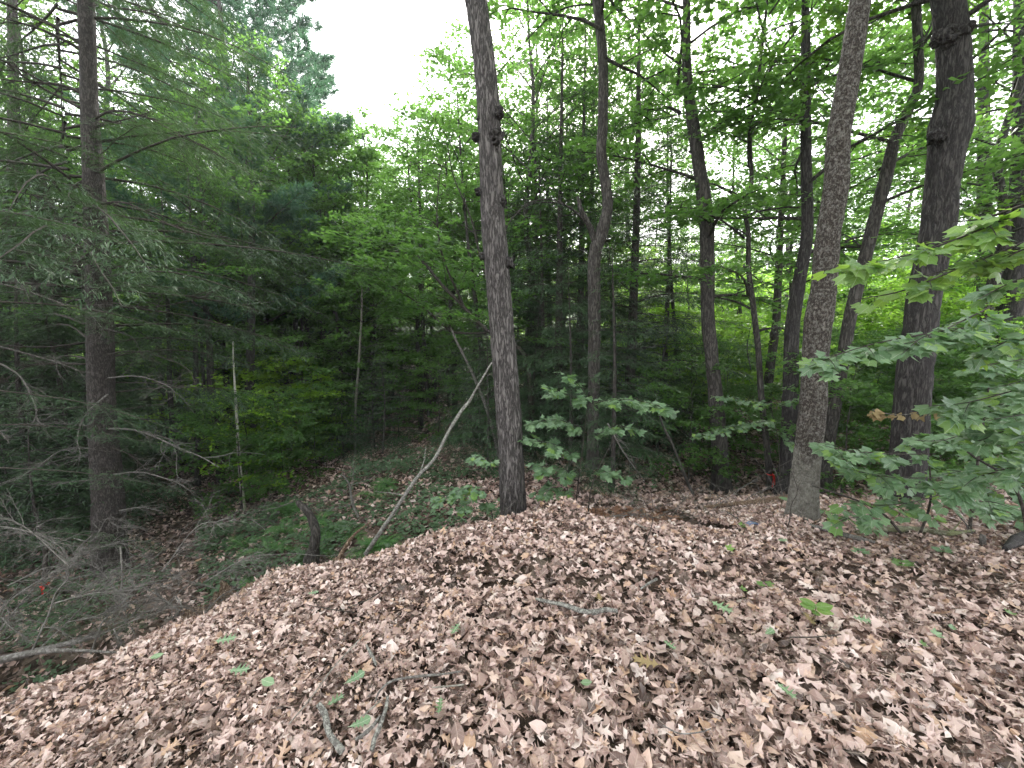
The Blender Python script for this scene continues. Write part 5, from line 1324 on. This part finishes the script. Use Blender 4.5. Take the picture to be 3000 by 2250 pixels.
ground_stick('stick', 'long low twig at the right beyond the seedlings', [(2540, 1632), (2620, 1650), (2720, 1668)], [4, 5, 3], 'dead_wood', .04, seed=16)
ground_stick('stick', 'straight pale twig on the upper right of the crest', [(1860, 1560), (1895, 1578)], [4, 3], 'pale_bark', .08, seed=17)
# upright bare twig on the heap
q = ground_at(1880, 1615); P = np.array([q, at_y(1892, 1585, q[1]), at_y(1908, 1545, q[1]), at_y(1913, 1500, q[1] + .02), at_y(1908, 1440, q[1] + .05)])
root = empty('upright_twig', q, 0, label='thin dark twig standing upright near the crest of the heap', cat='twig')
attach('stem', twig_geo(P, .006, 3, 3, .2, 0), root, 'dark_twig')
q = ground_at(845, 1690); P = np.array([q, at_y(838, 1660, q[1]), at_y(828, 1640, q[1]), at_y(822, 1632, q[1])])
root = empty('upright_twig', q, 0, label='small dark twig standing on the left rim of the heap', cat='twig')
attach('stem', twig_geo(P, .006, 4, 3, .4, 0), root, 'dark_twig')
q = ground_at(2296, 1557); P = np.array([q, at_y(2312, 1530, q[1]), at_y(2318, 1480, q[1]), at_y(2336, 1440, q[1]), at_y(2322, 1390, q[1]), at_y(2300, 1355, q[1])])
root = empty('vine', q, 0, label='dark thin vine climbing past the pale foot of the mottled trunk', cat='vine')
attach('stem', twig_geo(P, .006, 5, 2, .2, 0), root, 'dark_twig')

# ------------------------------------------------------------------ green leaves and seedlings on the heap
def green_leaf(px, py, label, tpl, s, az, k2=1.0, matn='green_leaf', tilt=(0, 0), group=None, cat='leaf'):
    q = ground_at(px, py, 6) + [0, 0, .085]
    s = s * .74
    d = np.array([[math.cos(az), math.sin(az), .0]])
    g1 = leaves(tpl[0] - np.array([.45, 0]), tpl[1], np.zeros((1, 3)), d, np.array([[tilt[0], tilt[1] - .35, 1.]]), np.array([s]), np.array([.4]), np.array([k2]), np.array([.3]), rnd=np.zeros(1), crumple=np.array([.012]))
    o_ = link('green_leaf', make_mesh('green_leaf', [g1], M[matn]), None, q, label=label, cat=cat, group=group)
green_leaf(2112, 1818, 'pale green deeply cut oak leaf lying right of the centre of the heap', RED_OAK, .17, -.9)
green_leaf(2300, 2075, 'dull green curled oak leaf low at the right of the heap', RED_OAK, .12, -1.2, 3)
green_leaf(1960, 1935, 'small dark green oak leaf in the middle of the heap', RED_OAK, .10, -1.0, 3)
green_leaf(1335, 1885, 'green oak leaf in the middle of the heap right of a long straw', RED_OAK, .12, -1.9)
green_leaf(665, 1918, 'grey-green withered oak leaf on the left of the heap', RED_OAK, .13, .3)
green_leaf(705, 2012, 'bright green oak leaf on the left of the heap', RED_OAK, .125, .1)
green_leaf(788, 2048, 'dark green oval leaf lying right below the bright green oak leaf', BEECH, .10, -.3)
green_leaf(1040, 2038, 'pale grey-green oak leaf above the bottom sticks', WHITE_OAK, .12, .8, 1.5)
green_leaf(985, 2105, 'dark green leaf beside the thick lichened stick', RED_OAK, .10, .8, 3, 'sapling')
green_leaf(1055, 2175, 'dull green leaf lying between the bottom sticks', WHITE_OAK, .11, .5)
green_leaf(1290, 2120, 'dark green curled leaf standing right of the bottom sticks', RED_OAK, .11, -1.5, 4, 'sapling')
green_leaf(920, 1775, 'small green leaf high on the left of the heap', RED_OAK, .08, .4)
green_leaf(462, 1968, 'small folded green leaf at the far left of the heap', BEECH, .075, .6)
green_leaf(2175, 1762, 'small yellow-green leaf above the deeply cut oak leaf', MAPLE5, .07, .4, 1, 'sapling_bright')
green_leaf(2172, 1565, 'bright yellow-green maple leaf left of the mottled trunk', MAPLE5, .11, .2, 1, 'sapling_bright')
green_leaf(2290, 1612, 'pale green leaf below the foot of the mottled trunk', RED_OAK, .11, .1)
green_leaf(2135, 1638, 'bright green maple leaf in the upper right of the heap', MAPLE5, .11, -.2, 1, 'sapling_bright')
green_leaf(2520, 1855, 'dull green flat leaf right of the seedling', RED_OAK, .12, -.4)
green_leaf(2740, 1900, 'small green leaf at the right of the heap', MAPLE5, .09, .2)
green_leaf(2700, 1930, 'tiny bright green leaf at the right of the heap', MAPLE5, .06, .2, 1, 'sapling_bright')
green_leaf(2785, 1880, 'small dark green leaf near the right edge', BEECH, .08, .9)
green_leaf(2955, 1835, 'bright green leaf close to the right edge', MAPLE5, .09, .9, 1, 'sapling_bright')
green_leaf(2250, 1895, 'faint green withered leaf below the seedling', WHITE_OAK, .10, .5)
green_leaf(1715, 2050, 'small green leaf near the bottom centre', BEECH, .07, .1, 1, 'sapling')
green_leaf(605, 1740, 'russet red leaf standing out on the left rim of the heap', BEECH, .07, .1, 1, 'dry_red')
green_leaf(1755, 1790, 'yellowish oak leaf above the crooked lichened stick', RED_OAK, .11, 1.5, 1, 'dry_yellow')
green_leaf(1890, 1985, 'ochre oak leaf lying in the lower middle of the heap', RED_OAK, .17, 2.8, 1, 'dry_yellow')
green_leaf(2370, 1855, 'ochre lobed leaf under the seedling', RED_OAK, .14, 1.4, 1, 'dry_yellow')
def seedling(px, py, h, label, leaves_, tone=1, cat='seedling', Y=None):
    q = ground_at(px, py, 8)
    root = empty('seedling', q, 0, label=label, cat=cat)
    top = np.array([.01, 0, h])
    link('stem', make_mesh('stem', tube(catmull([[0, 0, 0], [.01, 0, h * .5], top], 6), .0025, 5), M['green_stem']), root)
    for az, s, dz in leaves_:
        g1 = leaves(*((BEECH[0] * np.array([1, 1.1]), BEECH[1]) if h > .15 else (MAPLE3[0] * np.array([1, .8]), MAPLE3[1])), np.zeros((1, 3)), np.array([[math.cos(az), math.sin(az), -.15]]), np.array([[0, -.25, 1.]]), np.array([s]), np.array([.5]), np.array([.5]), np.array([0.]), rnd=np.array([random.random()]), crumple=np.array([.01]))
        link('leaf', make_mesh('leaf', [g1], M['sapling_bright' if tone else 'sapling']), root, top + [0, 0, dz])
seedling(2378, 1860, .17, 'bright green seedling with five broad leaves in the right of the heap', [(0, .095, 0), (3.0, .09, 0), (-.8, .085, -.01), (2.4, .08, .01), (-2.2, .07, -.02)], 1)
seedling(2235, 1735, .06, 'small seedling with two leaf pairs above the deeply cut oak leaf', [(0, .07, 0), (3.1, .07, 0)])
seedling(2512, 1640, .07, 'three-leaved seedling below the grey split log', [(0, .09, 0), (3.1, .08, 0), (1.5, .07, 0)], 0)
seedling(2635, 1680, .08, 'yellow-green seedling with four leaves at the right of the heap', [(0, .10, 0), (3.1, .09, 0), (1.5, .08, 0), (-1.6, .07, 0)])
seedling(2755, 1635, .07, 'three-leaved seedling below the mossy fallen limb', [(.4, .10, 0), (2.9, .09, 0), (-1.4, .08, 0)], 0)
seedling(2380, 1525, .1, 'leafy seedling at the right of the pale foot of the mottled trunk', [(0, .12, 0), (2.6, .11, 0), (-1.4, .1, 0), (1.2, .09, .02)], 0)
seedling(2310, 1500, .16, 'leafy seedling at the left of the pale foot of the mottled trunk', [(0, .12, 0), (2.6, .11, -.02), (-1.4, .1, 0), (4, .09, -.04)], 0)
# ferns
frond = []
def frond_mesh(seed):
    rs = random.Random(seed); L = 1.0; n = 18
    t = np.linspace(0, 1, n); C = np.stack([t * .85, 0 * t, .55 * t - .75 * t ** 2.4 + .1 * t], 1)
    g = tube(C, .008, 3, False)
    for i in range(2, n):
        w = .22 * math.sin(math.pi * min(1, .12 + t[i] * .9)) ** .8 + .02
        for s in (-1, 1):
            d = norm(C[min(i + 1, n - 1)] - C[i - 1]); v = norm(d * .45 + np.array([0, s, -.18]))
            a = C[i]; tip = a + v * w; m1 = a + v * w * .45 + d * .02; m0 = a + v * w * .45 - d * .02
            g.append((np.array([a, m1, tip, m0]), np.array([[0, 1, 2, 3]]), np.tile([0, 0, rs.random()], (4, 1))))
    return make_mesh('frond', g, M['fern'])
FR = [frond_mesh(i) for i in range(3)]
def fern(px, py, Y, s, label, group):
    x, y, z = at_y(px, py, Y); z = Hs(x, y)
    root = empty('fern', (x, y, z), random.random() * 6, label=label, cat='fern', group=group)
    PLACED.append((root, x, y, label, group))
    nf = random.randint(7, 9)
    for i in range(nf):
        o_ = link('frond', FR[i % 3], root); a = 6.28 * i / nf + random.gauss(0, .2)
        o_.rotation_euler = (random.gauss(0, .2), random.gauss(-.25, .15), a); ss = s * random.uniform(.75, 1.15); o_.scale = (ss, ss, ss)
for k in range(26):
    px = random.uniform(640, 900); py = random.uniform(1600, 1690)
    fern(px, py, random.uniform(4.0, 5.2), random.uniform(.36, .5), 'green fern in the patch just beyond the left rim of the heap', 'ferns in the hollow')
for k in range(14):
    fern(random.uniform(700, 1150), 1500, random.uniform(5.5, 8), random.uniform(.4, .55), 'green fern scattered further back in the hollow', 'ferns further back in the hollow')

# low green plants that cover the hollow
def cover(name, n, px0, px1, Y0, Y1, size, hgt, matn, label, tpl=CAN, thr=-.15, seed=0):
    Y = np.sqrt(rng.uniform(Y0 ** 2, Y1 ** 2, n)); px = rng.uniform(px0, px1, n); x = (px - 1500) / FPX * Y * 1.03
    k = fbm(x, Y, .9, 20 + seed) > thr; x = x[k]; Y = Y[k]
    k = (mound_h(x, Y) < base_h(x, Y) + .05); x = x[k]; Y = Y[k]; n = len(x)
    if n == 0: return
    hh = hgt * np.clip(.5 + fbm(x, Y, 1.5, 30 + seed), .1, 1.3)
    z = H(x, Y) + hh * rng.random(n) ** .6
    a = rng.random(n) * 6.28
    d = np.stack([np.cos(a), np.sin(a), rng.normal(-.2, .2, n)], 1); nr = np.stack([rng.normal(0, .3, n), rng.normal(0, .3, n), np.ones(n)], 1)
    g = leaves(tpl[0], tpl[1], np.stack([x, Y, z], 1), d, nr, size * rng.uniform(.6, 1.3, n), rng.normal(.4, .4, n), rng.normal(0, .7, n))
    link(name, make_mesh(name, [g], M[matn]), kind='stuff', label=label)
cover('ground_cover', 30000, 560, 1480, 3.6, 12.5, .075, .30, 'cover', 'low green plants covering the floor of the hollow')
cover('ground_cover', 16000, -100, 800, 3.2, 12, .07, .16, 'cover', 'sparse dark ground plants under the left hemlocks', thr=.15, seed=3)
cover('ground_cover', 9000, 1550, 3100, 7, 16, .085, .18, 'cover', 'scattered seedlings on the leafy slope behind the trunks', thr=.35, seed=5)
cover('twig_litter', 3500, 1650, 2400, 4.1, 5.6, .12, .10, 'dry_red', 'russet dry leaves and grass just behind the crest', tpl=OVAL, thr=-.6, seed=6)

# grass-fine dead twigs behind the crest and along the hollow
gs = []
for k in range(300):
    px = random.uniform(1500, 2350); Y = random.uniform(4.1, 5.6)
    if k > 190: px = random.uniform(350, 1100); Y = random.uniform(4.4, 8)
    x = inside(px, Y); z = Hs(x, Y); v = np.array([random.gauss(0, .8), random.gauss(0, .4), abs(random.gauss(.25, .35))]); l = random.uniform(.2, .8)
    gs += tube(catmull([[x, Y, z], np.array([x, Y, z]) + v * l * .5 + [0, 0, .05], np.array([x, Y, z]) + v * l], 6), np.linspace(.004, .0015, 6), 3, False)
link('brush', make_mesh('brush', gs, M['twig'], True), kind='stuff', label='fine dead twigs and brush beyond the rim of the heap')

# ------------------------------------------------------------------ flagging tape, scraps
def tape(px, py, Y, r, label, hang=.18, side=1):
    q = at_y(px, py, Y); root = empty('flagging_tape', q, 0, label=label, cat='tape')
    th = np.linspace(0, 2 * math.pi, 17)[:-1]
    ring = []
    for z in (-.009, .009): ring.append(np.stack([np.cos(th) * r, np.sin(th) * r, np.full(16, z) + .006 * np.cos(th * 2)], 1))
    V = np.vstack(ring); F = np.array([[i, (i + 1) % 16, 16 + (i + 1) % 16, 16 + i] for i in range(16)])
    link('band', make_mesh('band', [(V, F, None)], M['tape'], True), root)
    for k in range(2):
        x0 = side * r * .5 + k * .02; P = np.array([[x0, -r - .004, 0], [x0 + .012, -r - .015, -hang * .3], [x0 + .005 + k * .02, -r - .01, -hang * .7], [x0 + .02 * k, -r - .012, -hang * (1 - .2 * k)]])
        C = catmull(P, 10); V = np.vstack([C + [-.012, 0, 0], C + [.012, .006, 0]]); F = np.array([[i, i + 1, 11 + i, 10 + i] for i in range(9)])
        link('tail', make_mesh('tail', [(V, F, None)], M['tape'], True), root)
    V = blob(.018, 3, (1, .7, .8), 7)
    link('knot', make_mesh('knot', [(V[0] + [side * r * .5, -r - .008, 0], V[1], None)], M['tape'], True), root)
tape(2253, 1388, 7.55, .062, 'red plastic tape tied round the foot of the slender crooked trunk at the right', .24)
tape(290, 1705, 5.75, .05, 'red plastic tape low before the nearest hemlock trunk', .1)
tape(130, 1712, 5.2, .05, 'red plastic tape on the black stub at the lower left', .12)
q = at_y(130, 1770, 5.25)
wood_thing('black_stub', 'short black stub carrying red tape at the lower left', 'stump', [(122, 1810), (128, 1770), (131, 1690), (133, 1600)], 5.25, [26, 18, 14, 9], 'dark_twig', 21)
wood_thing('black_stub', 'thin dark stake carrying red tape before the nearest hemlock', 'stump', [(288, 1780), (290, 1740), (291, 1690)], 5.75, [12, 10, 9], 'dark_twig', 22)
q = ground_at(2208, 1550); root = empty('plastic_scrap', q, 0, label='slate blue ribbed plastic scrap half buried left of the mottled trunk', cat='litter')
for k in range(4):
    th = np.linspace(.1, math.pi - .1, 12); C = np.stack([np.cos(th) * (.055 - k * .006), np.full(12, .0 + k * .022), np.sin(th) * (.042 - k * .006) + .012], 1)
    link('rib', make_mesh('rib', tube(C, .011, 7), M['blue'], True), root)
q = at_y(2833, 1498, 4.4)
root = empty('paper_scrap', (q[0], q[1], Hs(q[0], q[1]) + .05), 0, label='tiny white scrap among the low saplings at the right', cat='litter')
link('scrap', make_mesh('scrap', [(np.array([[0, 0, 0], [.04, 0, .0], [.05, .01, .04], [.01, .0, .05]]), np.array([[0, 1, 2, 3]]), None)], M['white']), root)

# ------------------------------------------------------------------ thin air between the trees
bx = np.array([(x, y, z) for z in (-14.0, 24.5) for y in (-60.0, 130.0) for x in (-110.0, 110.0)])
hz = make_mesh('haze', [(bx, np.array([[0, 2, 3, 1], [4, 5, 7, 6], [0, 1, 5, 4], [2, 6, 7, 3], [0, 4, 6, 2], [1, 3, 7, 5]]), None)], [])
hm = bpy.data.materials.new('haze'); hm.use_nodes = True; hn = hm.node_tree; hn.nodes.clear()
ho = hn.nodes.new('ShaderNodeOutputMaterial'); hv = hn.nodes.new('ShaderNodeVolumePrincipled')
hv.inputs['Color'].default_value = (.86, .92, .95, 1); hv.inputs['Density'].default_value = .0010; hv.inputs['Anisotropy'].default_value = .2
hn.links.new(hv.outputs[0], ho.inputs['Volume']); hz.materials.append(hm)
link('haze', hz, kind='stuff', label='faint humid haze among the trees')

LM = [(-900, 'left of the picture edge'), (130, 'left of the nearest hemlock'), (310, 'right beside the nearest hemlock'), (480, 'right of the nearest hemlock'), (640, 'just left of the white birch stem'), (770, 'just right of the white birch stem'), (930, 'above the arched snag'), (1100, 'right of the arched snag'), (1240, 'about the grey pole-like trunk'),
      (1350, 'above the leaning dead pole'), (1450, 'behind the furrowed oak'), (1590, 'between furrowed oak and wavy trunk'), (1740, 'behind the wavy trunk'), (1890, 'right of the wavy trunk'), (2060, 'behind the strip-barked maple'), (2210, 'behind the taped slender tree'),
      (2380, 'behind the mottled trunk'), (2550, 'between mottled trunk and thick oak'), (2720, 'behind the thick oak'), (2860, 'right of the thick oak'), (3000, 'at the right edge'), (3700, 'beyond the right edge')]
SHORT = {'fine dead boughs in the brush': 'fine twiggy dead bough in the brush', 'ferns in the hollow': 'green fern just beyond the heap rim', 'ferns further back in the hollow': 'green fern further back in the hollow', 'maples in the middle distance': 'leafy green maple', 'tall trees far back': 'tall broadleaf tree far back', 'low bright maples of the understory': 'low yellow-green maple', 'dark hemlocks in the middle distance': 'dense dark hemlock',
         'young hemlocks on the floor': 'small bushy young hemlock', 'low green saplings of the understory': 'low green leafy sapling', 'distant trees closing the view': 'distant broadleaf tree', 'distant low trees closing the view': 'distant low maple'}
bk = {}
for root, x, y, lb, g_ in PLACED:
    if g_ not in SHORT: continue
    px = 1500 + FPX * x / y
    w_ = min(LM, key=lambda a: abs(a[0] - px))[1]
    bk.setdefault((g_, w_), []).append((y, x, root))
for (g_, w_), L_ in bk.items():
    L_.sort(key=lambda a: (a[0], a[1])); n = len(L_)
    for i, (y, x, root) in enumerate(L_):
        rk = '' if n == 1 else ('nearest ' if i == 0 else 'farthest ' if i == n - 1 else 'middle ' if n == 3 else ('second nearest ', 'third nearest ', 'fourth nearest ', 'fifth nearest ', 'sixth nearest ', 'seventh nearest ', 'eighth nearest ', 'ninth nearest ', 'tenth nearest ', 'eleventh nearest ', 'twelfth nearest ', 'thirteenth nearest ', 'fourteenth nearest ', 'fifteenth nearest ', 'sixteenth nearest ', 'seventeenth nearest ')[min(i - 1, 15)])
        root['label'] = (rk + SHORT[g_] + ' ' + w_).strip()
